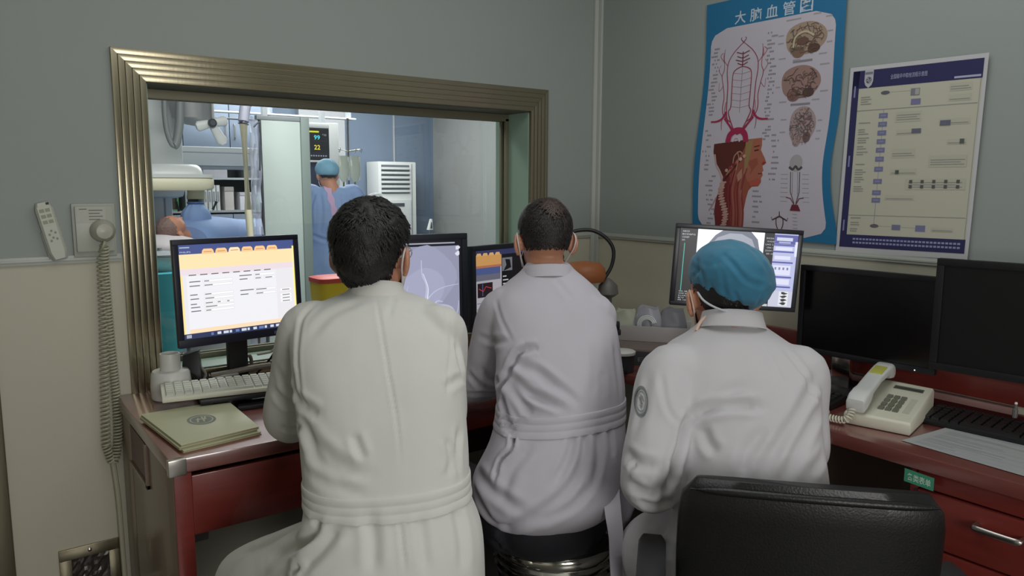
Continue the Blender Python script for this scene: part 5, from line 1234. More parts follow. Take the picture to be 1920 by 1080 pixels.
for (p0, p1) in (((330, 378), (336, 396)), ((406, 378), (399, 393))): MB().tube([c(*p0, 3.4), c(*p1, 3.4)], .012, 8).build('grip', ldark, t, smooth=True)
a_ = c(368, 368, 3.5); MB().lathe([(.07, 0), (.06, .08), (.05, .10)], (a_.x, 3.5, a_.z-.02), n=20).build('collimator', lcream, t, smooth=True)
# blue gathered cover
t = thing('blue_equipment_cover', PY(368, 412, 3.45), 'gathered blue sterile cover tied under the cream detector plate', 'cover')
o_ = PY(368, 412, 3.45); h_ = PY(368, 364, 3.45).z-o_.z; R = []
for k in range(13):
    s_ = k/12; w_ = .68*[.155, .158, .16, .162, .163, .162, .158, .150, .138, .118, .095, .075, .070][k]
    R.append([o_+Vector((w_*math.cos(u)*(1+.05*math.sin(11*u)*s_), .8*w_*math.sin(u)*(1+.07*math.sin(9*u+1)*s_), h_*s_-.06)) for u in [2*math.pi*j/56 for j in range(56)]])
blued = mat('drape_blue', (130, 158, 204), .75, var=.05, vscale=12)
MB().rings(R).build('cover_bag', blued, t, smooth=True, angle=90); MB().tube([o_+Vector((.054*math.cos(u), .044*math.sin(u), h_-.065)) for u in [2*math.pi*j/24 for j in range(24)]], .008, 6, closed=True).build('tie_band', mat('band_dark_blue', (66, 96, 150), .7), t, smooth=True)

# patient on the table
t = thing('examination_table', (-.9, 3.2, 0), 'narrow white examination table carrying the draped patient', 'table')
zt = PY(380, 440, 3.2).z-.13
def swing(o):                                   # turn the patient group about the head so the feet point away from the window
    pv = Vector((hc.x, 3.2, 0)); R_ = Matrix.Rotation(math.radians(48), 4, 'Z'); o.location = R_ @ (Vector(o.location)-pv)+pv; o.rotation_euler.z = math.radians(48)
mb = MB(); mb.box((-2.1, 2.95, zt-.05), (.3, 3.45, zt)); mb.build('table_top', lwhite, t, bevel=.02); bx('pedestal', (-.7, 3.05, .06), (-.25, 3.35, zt-.05), lwhite, t, bevel=.03); bx('base', (-1.0, 3.0, 0), (.1, 3.4, .06), lgrey, t, bevel=.02); bx('side_rail', (-2.0, 2.935, zt-.04), (.2, 2.95, zt-.015), steel, t, bevel=.003)
hc = PY(322, 424, 3.2); swing(t)
t = thing('pillow', (hc.x-.05, 3.2, zt), 'white pillow under the patient on the examination table', 'pillow')
R = []
for k in range(9):
    s_ = k/8; R.append([Vector((hc.x-.02-.20*math.cos(0)*0+.21*math.copysign(abs(math.cos(u))**.6, math.cos(u))*math.sin(math.pi*(.08+.84*s_))**.5-.06, 3.2+.19*math.copysign(abs(math.sin(u))**.6, math.sin(u))*math.sin(math.pi*(.08+.84*s_))**.5, zt+.13*s_+.02*s_*max(0, -math.cos(u)))) for u in [2*math.pi*j/32 for j in range(32)]])
MB().rings(R).build('pillow_case', mat('pillow_white', (214, 208, 210), .8), t, smooth=True); swing(t)
# open lead door leaf / protective screen, pale green
c = lambda px, py, y: PY(px, py, y)
t = thing('protective_screen', (-.36, 2.6, 0), 'tall pale green protective screen with grey edge in mid laboratory', 'screen')
A_, B_, C_ = PY(489, 228, 2.6), PY(562, 222, 2.6), PY(578, 216, 2.6)
zt2 = PY(520, 226, 2.6).z
bx('screen_panel', (A_.x, 2.6, .06), (B_.x, 2.63, zt2), mat('screen_pale_green', (188, 202, 197), .4), t, bevel=.004)
bx('edge_post', (B_.x, 2.585, .0), (C_.x, 2.65, zt2+.03), mat('screen_edge_grey_green', (128, 142, 138), .45), t, bevel=.006)
bx('top_rail', (A_.x-.03, 2.595, zt2), (B_.x, 2.64, zt2+.03), lgrey, t, bevel=.005); bx('edge_strip', (A_.x-.012, 2.595, .06), (A_.x, 2.635, zt2), ldark, t)
bx('foot', (A_.x-.02, 2.45, 0), (C_.x, 2.8, .05), lgrey, t, bevel=.01)
# ceiling mounted shield arm with clear drape, cream pole
t = thing('hanging_shield', PY(470, 240, 2.4), 'cream pole and clear hanging shield left of the green screen', 'shield')
p0, p1 = c(453, 238, 2.4), c(470, 430, 2.4)
mb = MB(); mb.tube([(p0.x+.012, 2.4, 1.80), (p0.x+.020, 2.4, 1.25), (p0.x+.03, 2.4, 1.0)], [.026, .024, .020], 12); mb.build('pole', lcream, t, smooth=True)
mb = MB(); q = [c(470, 215, 2.42), c(486, 230, 2.42), c(494, 440, 2.42), c(470, 440, 2.42)]
R = []
for k in range(15):
    s_ = k/14; l_ = q[0].lerp(q[3], s_); r_ = q[1].lerp(q[2], s_); w_ = .012*math.sin(k*1.7)
    row = [l_.lerp(r_, j/8)+Vector((0, .02*math.sin(j*1.9+k*.5)+w_, 0)) for j in range(9)]; R.append(row+[p_+Vector((0, .004, 0)) for p_ in reversed(row)])
MB().rings(R).build('clear_drape', mat('clear_drape', (214, 220, 236), .2, alpha=.4), t, smooth=True)
mb = MB(); mb.tube(catmull([(p0.x+.012, 2.4, 1.80), (p0.x+.04, 2.42, 1.93), (p0.x+.10, 2.45, 2.05), (p0.x+.1, 2.45, 2.85)], 6), .035, 12); mb.build('ceiling_arm', mat('arm_lilac_grey', (150, 152, 168), .4), t, smooth=True)
MB().tube(catmull([c(476, 238, 2.38), c(484, 230, 2.38), c(488, 240, 2.38), c(487, 320, 2.38)], 6), .006, 6).build('hook', ldark, t, smooth=True)
# white surgical lamp cross
t = thing('surgical_lamp', PY(396, 230, 3.45), 'white three-armed surgical lamp holder hanging before the cabinets', 'lamp')
o_ = c(396, 231, 3.45)
def paddle(p0, p1, w0, w1, name):
    d = (p1-p0); L = d.length; d.normalize(); sd = d.cross(Vector((0, 1, 0))).normalized(); R = []
    for k in range(9):
        s_ = k/8; w_ = (w0+(w1-w0)*s_)*(.55 if k in (0, 8) else 1); R.append(sup(p0+d*L*s_, sd, Vector((0, 1, 0)), w_, .02, 2.5, 16))
    MB().rings(R).build(name, lwhite, t, smooth=True)
paddle(o_, c(368, 238, 3.45), .028, .042, 'arm'); paddle(o_, c(425, 226, 3.45), .028, .042, 'arm'); paddle(o_, c(397, 262, 3.45)+Vector((.09, 0, -.03)), .026, .045, 'arm')
MB().tube([o_, Vector((o_.x, 3.45, 2.88))], .03, 12).build('ceiling_rod', lwhite, t, smooth=True); MB().lathe([(.03, 0), (.032, .04), (.02, .05)], o_+Vector((0, -.0, 0)), (0, -1, 0), 16).build('hub', ldark, t, smooth=True)
# boom display
t = thing('boom_display', PY(595, 270, 5.0), 'hanging black patient monitor showing 99 and 22', 'monitor')
a_, b_ = c(573, 239, 5.0), c(618, 301, 5.0)
bx('display_housing', (a_.x, 5.0, b_.z), (b_.x, 5.05, a_.z), blackm, t, bevel=.006); bx('lower_display', (a_.x, 5.0, 1.18), (b_.x, 5.05, b_.z-.02), mat('screen_dark_blue', (50, 58, 78), .25), t, bevel=.006)
bx('display_rail', (a_.x, 4.99, b_.z-.02), (b_.x, 5.04, b_.z), lwhite, t); bx('side_frame', (b_.x, 5.0, 1.05), (b_.x+.11, 5.10, a_.z+.06), lwhite, t, bevel=.008); bx('mast', (b_.x+.02, 5.05, 0), (b_.x+.09, 5.12, 1.05), lwhite, t, bevel=.006); bx('top_frame', (a_.x-.02, 5.0, a_.z), (b_.x, 5.08, a_.z+.05), lwhite, t, bevel=.006)
a = Art(patch((a_.x, 4.9995, a_.z), (b_.x, 4.9995, a_.z), (a_.x, 4.9995, b_.z), (b_.x, 4.9995, b_.z), (0, -1, 0)), .001)
a.rect(.03, .03, .97, .97, glow((34, 36, 46), .6), 0); a.rect(.14, .86, .56, .91, glow((226, 232, 60), 1), 1)
a.text('99', .34, .645, .19, glow((90, 226, 240), 1.1), 2, width=.26, bold=True); a.text('22', .34, .335, .20, glow((240, 226, 80), 1.1), 2, width=.26, bold=True); a.text('?', .04, .35, .16, glow((200, 50, 60), 1), 2, width=.10, bold=True); a.text('*10', .70, .76, .09, glow((190, 200, 210), .8), 2, width=.18)
a.rect(.28, .60, .95, .607, glow((80, 100, 100), .7), 1); a.rect(.05, .22, .95, .226, glow((80, 90, 100), .7), 1)
for k in range(8): a.rect(.08+k*.105, .12, .14+k*.105, .16, glow((170, 180, 210), .8), 1)
a.build('screen', t)
# ceiling rails
for i, (px0, px1, py0, py1, y, lab) in enumerate(((500, 668, 215, 222, 5.6, 'white ceiling rail running above the boom display'), (495, 620, 226, 231, 5.3, 'lower grey ceiling rail left of the boom display'))):
    a_, b_ = c(px0, py0, y), c(px1, py1, y); q = thing('ceiling_rail', (a_.x, y, b_.z), lab, 'rail', 'ceiling rails in the laboratory'); bx('rail_profile', (a_.x-.6, y, b_.z), (b_.x, y+.12, a_.z), lwhite if i == 0 else lgrey, q, bevel=.006)
    for x_ in (a_.x, b_.x-.1): bx('bracket', (x_, y+.03, a_.z), (x_+.05, y+.09, 2.89), lgrey, q)
# drip stand with bags
t = thing('drip_stand', (.70, 4.2, 0), 'steel drip stand with four hooks behind the nurse', 'stand')
pc_ = c(653, 282, 4.2); x0_ = pc_.x
MB().tube([(x0_, 4.2, .12), (x0_, 4.2, pc_.z+.30)], .011, 10).build('pole', steel, t, smooth=True)
MB().tube([(x0_-.10, 4.2, pc_.z+.01), (x0_, 4.2, pc_.z-.01), (x0_+.12, 4.2, pc_.z+.01)], .007, 8).build('crossbar', steel, t, smooth=True)
for dx in (-.10, -.02, .06, .12): MB().tube(catmull([(x0_+dx, 4.2, pc_.z), (x0_+dx, 4.18, pc_.z-.02), (x0_+dx, 4.16, pc_.z), (x0_+dx, 4.155, pc_.z+.02)], 4), .004, 6).build('hook', steel, t, smooth=True)
for k in range(5):
    q_ = k*1.2566; MB().tube([(x0_, 4.2, .12), (x0_+.25*math.cos(q_), 4.2+.25*math.sin(q_), .05)], .010, 8).build('leg', steel, t, smooth=True); MB().lathe([(.02, -.01), (.024, 0), (.02, .01)], (x0_+.25*math.cos(q_), 4.2+.25*math.sin(q_), .025), (math.sin(q_), -math.cos(q_), 0), 12).build('caster', ldark, t, smooth=True)
bagm = mat('drip_bag', (206, 214, 196), .2, alpha=.75)
for i, (px, lab) in enumerate(((644, 'milky drip bag hanging nearest the nurse'), (665, 'larger milky drip bag at the right of the stand'))):
    p_ = c(px, 318, 4.14); q = thing('drip_bag', p_, lab, 'drip bag', 'drip bags on the stand')
    R = []
    for k, (w_, d_) in enumerate(((.012, .006), (.04, .018), (.052, .024), (.054, .026), (.050, .020), (.046, .010), (.044, .004))):
        R.append(sup(Vector((p_.x, 4.14, p_.z-.12+.25*k/6)), Vector((1, 0, 0)), Vector((0, 1, 0)), w_, d_, 2.6, 20))
    MB().rings(R).build('bag', bagm, q, smooth=True); MB().lathe([(.008, 0), (.008, -.05)], (p_.x, 4.14, p_.z-.115), n=10).build('port', mat('port_green', (90, 110, 70), .5), q, smooth=True)
    bx('white_edge', (p_.x+.050, 4.13, p_.z-.10), (p_.x+.058, 4.15, p_.z+.12), lwhite, q); MB().tube(catmull([(p_.x, 4.14, p_.z-.165), (p_.x+.03, 4.13, p_.z-.35), (p_.x-.04, 4.12, p_.z-.6), (p_.x+.02, 4.1, p_.z-.9)], 6), .004, 6).build('drip_line', mat('drip_line', (200, 206, 220), .3), q, smooth=True)
# air conditioner
t = thing('air_conditioner', (2.29, 6.3, 0), 'tall white floor standing air conditioner in the far corner', 'air conditioner')
X0, X1, yA = 2.015, 2.560, 6.22
bx('cabinet_body', (X0, yA, .03), (X1, 6.56, 1.705), lwhite, t, bevel=.012); bx('plinth', (X0+.02, yA+.02, 0), (X1-.02, 6.54, .03), lgrey, t)
bx('front_cover', (X0+.015, yA-.012, .25), (X1-.08, yA, 1.22), mat('ac_front', (196, 200, 200), .4), t, bevel=.006); bx('vent_shade_plate', (X0+.04, yA-.002, 1.30), (X1-.10, yA+.0, 1.665), mat('vent_shadow', (92, 100, 108), .6), t)  # vent plate lies flush with the front; the recess shade is its dark colour
for k in range(6): bx('vent_slat', (X0+.04, yA-.020, 1.315+k*.058), (X1-.10, yA+.0, 1.345+k*.058), lwhite, t, bevel=.003)
bx('display_panel', (X0+.19, yA-.018, 1.135), (X0+.36, yA-.012, 1.175), ldark, t); bx('side_trim', (X1-.07, yA-.006, .05), (X1-.06, yA, 1.68), lgrey, t)
# infusion device with shiny handle peeking over the first man's head
t = thing('infusion_pump', (.05, 2.6, 0), 'infusion pump with bright white handle above the black-haired head', 'medical device')
a_ = c(703, 367, 3.2); bx('pump_body', (a_.x-.08, 3.16, a_.z-.22), (a_.x+.08, 3.28, a_.z-.025), lgrey, t, bevel=.01); MB().tube(catmull([(a_.x-.055, 3.2, a_.z-.03), (a_.x-.05, 3.2, a_.z), (a_.x+.0, 3.2, a_.z+.012), (a_.x+.05, 3.2, a_.z+.008), (a_.x+.055, 3.2, a_.z-.03)], 5), .011, 10).build('handle', mat('gloss_white', (235, 238, 240), .15), t, smooth=True)
MB().tube([(a_.x, 3.22, a_.z-.2), (a_.x, 3.22, .05)], .015, 10).build('pole', steel, t, smooth=True); MB().lathe([(.22, 0), (.22, .03), (.05, .05)], (a_.x, 3.22, 0), n=24).build('base', lgrey, t, smooth=True)
# door with wedge sign on the right laboratory wall side
t = thing('warning_wedge', (2.9, 6.2, 1.2), 'small white folded wedge sign low beside the air conditioner', 'sign')
a_ = c(807, 431, 5.9); mb = MB(); mb.hexa([(a_.x-.035, 5.88, a_.z), (a_.x+.03, 5.88, a_.z), (a_.x+.03, 5.94, a_.z), (a_.x-.035, 5.94, a_.z)], [(a_.x+.0, 5.90, a_.z+.14), (a_.x+.03, 5.90, a_.z+.14), (a_.x+.03, 5.92, a_.z+.14), (a_.x+.0, 5.92, a_.z+.14)]); mb.build('wedge_body', lwhite, t, bevel=.003)
mb = MB(); mb.hexa([(a_.x-.012, 5.879, a_.z+.02), (a_.x+.02, 5.879, a_.z+.02), (a_.x+.02, 5.8815, a_.z+.02), (a_.x-.012, 5.8815, a_.z+.02)], [(a_.x+.008, 5.894, a_.z+.10), (a_.x+.02, 5.894, a_.z+.10), (a_.x+.02, 5.897, a_.z+.10), (a_.x+.008, 5.897, a_.z+.10)]); mb.build('dark_face', ldark, t)
mb = MB(); mb.tube([(a_.x, 5.91, a_.z), (a_.x, 5.91, 0)], .012, 8); mb.build('stand_pole', steel, t, smooth=True)
# trolley with the yellow sharps bin, teal draped stand
t = thing('supply_trolley', (-.93, .78, 0), 'steel supply trolley just behind the observation window', 'trolley')
bx('shelf_plate', (-1.30, .55, .775), (-.66, .98, .79), steel, t, bevel=.003); bx('shelf_plate', (-1.30, .55, .30), (-.66, .98, .315), steel, t, bevel=.003)
for x_ in (-1.28, -.68):
    for y_ in (.57, .96): MB().tube([(x_, y_, .05), (x_, y_, .90)], .011, 8).build('leg', steel, t, smooth=True); MB().lathe([(.02, -.01), (.026, 0), (.02, .01)], (x_, y_, .027), (1, 0, 0), 12).build('caster', ldark, t, smooth=True)
MB().tube([(-1.28, .57, .895), (-.68, .57, .895)], .008, 8).build('guard_rail', steel, t, smooth=True)
sb = PZ(618, 575, .80); t = thing('sharps_container', (sb.x, sb.y, .791), 'yellow sharps container with a red lid by the first head', 'container')
s0 = PY(590, 575, .80); s1 = PY(650, 515, .80); cx_ = (s0.x+s1.x)/2+.01; hw = (s1.x-s0.x)/2+.01; z1 = s1.z
yl = mat('sharps_yellow', (214, 186, 38), .4, sss=.1)
mb = MB(); mb.rings([sup(Vector((cx_, .80, z_)), Vector((1, 0, 0)), Vector((0, 1, 0)), w_, w_*.9, 5, 24) for z_, w_ in ((.791, hw*.86), (.80, hw*.9), (z1-.045, hw), (z1-.025, hw))]); mb.build('bin', yl, t, smooth=True, angle=50)
mb = MB(); mb.rings([sup(Vector((cx_, .80, z_)), Vector((1, 0, 0)), Vector((0, 1, 0)), w_, w_*.9, 5, 24) for z_, w_ in ((z1-.025, hw*1.05), (z1-.005, hw*1.05), (z1, hw*.8))]); mb.build('lid', mat('sharps_red', (196, 70, 60), .4), t, smooth=True, angle=50)
t = thing('draped_stand', PY(315, 560, 1.6), 'teal draped equipment stand left behind the lit form monitor', 'stand')
a_, b_ = PY(290, 512, 1.6), PY(345, 512, 1.6); tl = mat('teal_cloth', (64, 160, 172), .8, var=.05)
R = []
for k in range(9):
    s_ = k/8; z_ = a_.z-(a_.z-.55)*s_; R.append([Vector(((a_.x+b_.x)/2-.05+(b_.x-a_.x)/2*1.5*math.copysign(abs(math.cos(u))**.5, math.cos(u))*(1+.04*math.sin(9*u)*s_), 1.7+.18*math.copysign(abs(math.sin(u))**.5, math.sin(u))*(1+.05*math.sin(8*u)*s_), z_)) for u in [2*math.pi*j/48 for j in range(48)]])
MB().rings(R).build('teal_drape', tl, t, smooth=True, angle=70)
for dx in (-.12, .1): MB().tube([((a_.x+b_.x)/2+dx, 1.7, .56), ((a_.x+b_.x)/2+dx, 1.7, 0)], .015, 8).build('leg', steel, t, smooth=True)
t = thing('white_pot', ((a_.x+b_.x)/2, 1.7, a_.z), 'white covered basin standing on the teal draped stand', 'basin')
MB().lathe([(.07, 0), (.11, .06), (.115, .08), (.10, .085), (.03, .09)], ((a_.x+b_.x)/2-.02, 1.7, a_.z), n=28).build('basin_bowl', lwhite, t, smooth=True); MB().lathe([(.117, .08), (.117, .088), (.05, .10), (.012, .104), (.012, .12)], ((a_.x+b_.x)/2-.02, 1.7, a_.z+.002), n=28).build('lid', lgrey, t, smooth=True)
up = Vector((0, 0, 1))
# --- first man: black hair, glasses, back to the camera at the left
y1 = math.radians(30); x_, f_ = hz(y1)
rows1 = [(530, 664, 742, 1.74, .050, 2.0), (548, 648, 762, 1.73, .062, 2.0), (562, 610, 800, 1.72, .082, 2.2), (585, 566, 838, 1.71, .102, 2.3), (625, 548, 860, 1.69, .118, 2.5), (690, 552, 873, 1.66, .128, 2.5),
         (770, 562, 873, 1.63, .130, 2.4), (850, 570, 878, 1.60, .125, 2.3), (925, 575, 882, 1.575, .125, 2.3), (985, 566, 903, 1.565, .145, 2.3), (1050, 545, 908, 1.56, .165, 2.4), (1130, 560, 905, 1.56, .165, 2.4), (1180, 590, 880, 1.565, .14, 2.4)]
Hc1 = P(698, 475, 1.755); H1 = head_matrix(Hc1, math.radians(50), math.radians(6), math.radians(0), 1.03)
nk1 = [Hc1+Vector((0, 0, -.03)), P(702, 520, 1.765), P(702, 548, 1.75), P(702, 600, 1.73)]
shL, shR = P(582, 622, 1.70), P(826, 622, 1.70)
elL = P(546, 776, 1.80); elR = shR+Vector((.07, .12, -.25))
wrL = elL+Vector((.10, .22, 0)); wrL.z = .806; wrR = elR+Vector((-.06, .24, 0)); wrR.z = .812
arms1 = [(P(582, 622, 1.70), elL, wrL, Vector((.25, 1, -.02)), up, Vector((1, 0, 0)), .55), (P(826, 622, 1.70), elR, wrR, Vector((.1, 1, -.02)), up, Vector((-1, 0, 0)), .55)]
cr1 = [([(704, 552), (712, 600), (727, 690), (744, 790), (752, 880)], .0035, .0028), ([(748, 940), (752, 1000), (760, 1075)], .004, .003),
       ([(600, 560), (566, 600), (556, 660), (560, 720), (572, 770)], .006, .004), ([(835, 570), (846, 640), (842, 700), (838, 760)], .005, .0028),
       ([(548, 700), (556, 745), (580, 768), (598, 778)], .010, .009), ([(562, 772), (590, 830), (640, 872), (690, 890)], .013, .008), ([(566, 800), (600, 862), (650, 888)], .010, .006),
       ([(572, 838), (610, 885), (660, 905)], .010, .006), ([(578, 880), (620, 910), (690, 925)], .010, .005), ([(682, 862), (672, 838), (664, 815)], .008, .006), ([(690, 950), (700, 1010), (698, 1078)], .012, .007),
       ([(838, 820), (845, 860), (840, 895)], .008, .006), ([(862, 800), (856, 850), (858, 890)], .008, .006), ([(785, 950), (792, 1010), (800, 1078)], .010, .005), ([(850, 940), (865, 1000), (870, 1075)], .012, .006),
       ([(600, 985), (560, 1020), (500, 1050)], .014, .010), ([(560, 985), (510, 1015), (450, 1040)], .010, .008), ([(640, 980), (600, 1030), (560, 1075)], .014, .010), ([(560, 1062), (545, 1078)], .008, .008), ([(600, 960), (590, 1000), (545, 1030)], .010, .008),
       ([(855, 640), (868, 700), (876, 722)], .009, .006), ([(866, 708), (850, 716), (838, 730)], .008, .005), ([(520, 690), (535, 720), (552, 735)], .009, .006), ([(512, 730), (535, 755), (556, 762)], .009, .007), ([(528, 800), (548, 806), (565, 800)], .008, .006),
       ([(690, 560), (620, 590), (575, 640)], .012, .003), ([(730, 560), (800, 592), (840, 640)], .014, .003), ([(740, 552), (728, 600)], .006, .002)]
hip1 = P(715, 1090, 1.60); hip1.z = .575
kL1 = P(462, 1096, 1.76)
th1 = [([P(640, 1070, 1.58), P(560, 1080, 1.64), P(500, 1088, 1.70), kL1], [.13, .105, .092, .082])]
coat1 = coat_mat('coat_warm_white', (215, 214, 208))
p1, b1, c1_, raw1 = person((hip1.x, hip1.y, 0), 'man with thick black hair and glasses in white coat, seated before left monitor', rows1, y1, H1, nk1, arms1, coat1, cr1, hip1, math.radians(8), dict(knee_z=.54, spread=.17, thigh=.40, knees=(kL1, None)), thighs=th1, seed=1, noise_amp=.003, sleeves={0: (.068, .066, .064, .052), 1: (.060, .060, .056, .048)})
hair(H1, p1, hairm, nape=-.93, seed=4, th=.0165, tufts=3200, crown=(.05, -.55, .75), wob=.006)
eyes(H1, p1); face_mask(H1, p1, maskw)
gm = mat('clear_glasses', (190, 200, 205), .15, .4)
for s_ in (-1, 1):
    MB().tube([H1 @ Vector(q) for q in catmull([(s_*.066, .074, .010), (s_*.078, .03, .008), (s_*.081, -.012, .004), (s_*.079, -.03, -.008)], 5)], .0018, 6).build('glasses_temple', gm, p1, smooth=True)
    MB().tube([H1 @ Vector((s_*.034+.026*math.cos(u), .094-.004*abs(math.cos(u)), .004+.018*math.sin(u))) for u in [2*math.pi*k/24 for k in range(24)]], .0014, 6, closed=True).build('glasses_rim', gm, p1, smooth=True)
bc1 = P(725, 930, 1.575)
belt_on(raw1, (bc1.x, bc1.y), 0, lambda d: bc1.z+.020+.004*d.dot(RT)-.0*d.dot(f_), y1, .021, p1, coat1, off=.0015, th=.0022)
collar(P(706, 566, 1.735), 0, .060, .060, y1, .30, .040, p1, coat1, flare=.008)

# --- second man: short greying hair, in the middle, on the chrome stool
y2 = math.radians(30); x_, f_ = hz(y2)
rows2 = [(492, 990, 1066, 2.135, .052, 2.0), (508, 978, 1080, 2.13, .066, 2.0), (528, 955, 1105, 2.12, .085, 2.2), (556, 928, 1132, 2.11, .104, 2.3), (600, 922, 1153, 2.09, .118, 2.4), (660, 930, 1162, 2.06, .128, 2.4),
         (720, 932, 1169, 2.03, .132, 2.3), (775, 932, 1171, 2.01, .132, 2.3), (830, 918, 1172, 1.99, .142, 2.3), (885, 890, 1172, 1.985, .160, 2.3), (925, 886, 1160, 1.985, .165, 2.4), (950, 900, 1140, 1.985, .150, 2.3), (968, 935, 1100, 1.985, .12, 2.2)]
Hc2 = P(1021, 448, 2.155); H2 = head_matrix(Hc2, math.radians(26), math.radians(10), math.radians(0), .97)
nk2 = [Hc2+Vector((0, 0, -.03)), P(1022, 490, 2.145), P(1024, 512, 2.135), P(1028, 560, 2.11)]
arms2 = [(P(948, 585, 2.11), P(908, 706, 2.22), P(908, 706, 2.22)+Vector((-.08, .22, -.05)), Vector((-.2, 1, -.05)), up, Vector((1, 0, 0)), .5), (P(1114, 592, 2.10), P(1118, 590, 2.10)+Vector((.06, .11, -.25)), P(1118, 590, 2.10)+Vector((.0, .36, -.275)), Vector((-.2, 1, -.1)), up, Vector((-1, 0, 0)), .5)]
cr2 = [([(990, 652), (972, 662), (955, 690), (940, 722), (934, 752)], .009, .015), ([(985, 655), (1010, 652)], .009, .008), ([(945, 690), (990, 735), (1050, 757)], .011, .009), ([(943, 705), (985, 762), (1000, 775)], .011, .009), ([(960, 680), (1010, 700), (1052, 738)], .012, .007), ([(980, 735), (1020, 752), (1058, 768)], .009, .008),
       ([(1000, 690), (1060, 735), (1085, 760)], .010, .006), ([(938, 735), (950, 790), (964, 812)], .010, .010), ([(962, 802), (958, 840), (938, 865), (928, 905)], .006, .012), ([(970, 806), (978, 792), (990, 790)], .008, .006),
       ([(1075, 802), (1068, 850), (1040, 910)], .009, .006), ([(1096, 800), (1092, 860), (1070, 920)], .009, .006), ([(1118, 798), (1122, 860), (1110, 920)], .009, .006), ([(1142, 796), (1150, 860)], .008, .005),
       ([(890, 880), (930, 925), (990, 962)], .012, .008), ([(920, 1000), (990, 975), (1050, 935), (1090, 880)], .013, .008), ([(1000, 985), (1070, 950), (1110, 905)], .011, .007), ([(888, 920), (920, 975), (960, 990)], .011, .007), ([(1000, 830), (960, 880), (940, 940)], .014, .006),
       ([(1152, 640), (1158, 700), (1164, 750)], .008, .005), ([(1110, 640), (1118, 700), (1110, 750)], .012, .003), ([(1130, 690), (1130, 750)], .009, .004), ([(898, 632), (925, 640), (955, 638)], .009, .006), ([(876, 740), (905, 738), (932, 742)], .007, .006), ([(905, 690), (918, 712), (940, 715)], .009, .007), ([(878, 700), (900, 725)], .009, .006),
       ([(930, 560), (940, 600), (960, 640)], .006, .003), ([(1040, 520), (1060, 545), (1072, 560)], .008, .003)]
hip2 = P(1035, 950, 2.0); hip2.z = .56
coat2 = coat_mat('coat_cool_white', (192, 188, 196))
p2, b2, c2_, raw2 = person((hip2.x, hip2.y, 0), 'balding man with short dark hair in a belted white coat on the middle stool', rows2, y2, H2, nk2, arms2, coat2, cr2, hip2, math.radians(2), dict(knee_z=.54, spread=.14, thigh=.40), thighs=[([P(1000, 940, 2.0), P(960, 930, 2.15), P(940, 925, 2.3)], [.12, .11, .09]), ([P(1110, 930, 2.02), P(1100, 925, 2.18), P(1085, 920, 2.3)], [.12, .11, .09])], seed=2, sleeves={0: (.070, .072, .072, .058), 1: (.064, .058, .054, .048)})
hair2m = mat('short_dark_hair', (34, 27, 25), .55, var=.5, vscale=120, bump=.5, bscale=300)
def thin2(d):
    c = Vector((.10, -.62, .78)).normalized(); q = (d.normalized()-c).length
    return max(0, .85-q*1.25)
hair(H2, p2, hair2m, nape=-.62, seed=8, th=.007, tufts=3800, crown=(.1, -.6, .78), tuft_len=.013, wob=.002)
scalp = mat('brown_hair_strands', (66, 50, 44), .5, var=.35, vscale=160, bump=.3, bscale=400)
# thinning crown: scalp patch showing between strands
mb = MB(); r_ = random.Random(4)
for k in range(420):
    d = Vector((.10+r_.gauss(0, .20), -.70+r_.gauss(0, .2), .70+r_.gauss(0, .22))).normalized()
    q = Vector((d.x*.074, d.y*.094-.012, d.z*.088+.022)); nn = Vector((d.x/.074, d.y/.094, d.z/.088)).normalized(); cw_ = Vector((.1, -.6, .78)); fl = d-cw_+Vector((r_.gauss(0, .25), r_.gauss(0, .25), r_.gauss(0, .25)-.1)); fl = (fl-nn*fl.dot(nn)).normalized(); sd = nn.cross(fl)
    c_ = q+nn*(.0105+.0025*r_.random()); L = .006+.008*r_.random(); ww = .0005+.0008*r_.random()
    mb.add([H2 @ (c_+a_) for a_ in (-fl*L-sd*ww, fl*L-sd*ww, fl*L+sd*ww, -fl*L+sd*ww)], [(0, 1, 2, 3)])
mb.build('thin_crown_hair', scalp, p2, kind='stuff')
eyes(H2, p2); face_mask(H2, p2, maskw)
bc2 = P(1045, 790, 2.01)
belt_on(raw2, (bc2.x, bc2.y), 0, lambda d: bc2.z+.026+.012*d.dot(RT), y2, .024, p2, coat2, off=.0012, th=.002)
collar(P(1027, 522, 2.125), 0, .066, .062, y2, .22, .034, p2, coat2, flare=.008)
# hanging belt end at his right
R = []
bp = catmull([P(1146, 880, 1.94), P(1146, 925, 1.895), P(1150, 965, 1.85), P(1155, 1005, 1.82), P(1155, 1050, 1.80), P(1158, 1130, 1.79)], 6)
for k, q in enumerate(bp):
    wd = (.020+.002*min(1, k/8)); tw = RT*math.cos(k*.03)+FW*math.sin(k*.03); R.append([q-tw*wd-FW*.0015, q+tw*wd-FW*.0015, q+tw*wd+FW*.0015, q-tw*wd+FW*.0015])
MB().rings(R).build('coat_tail', coat2, p2, smooth=True, angle=50)

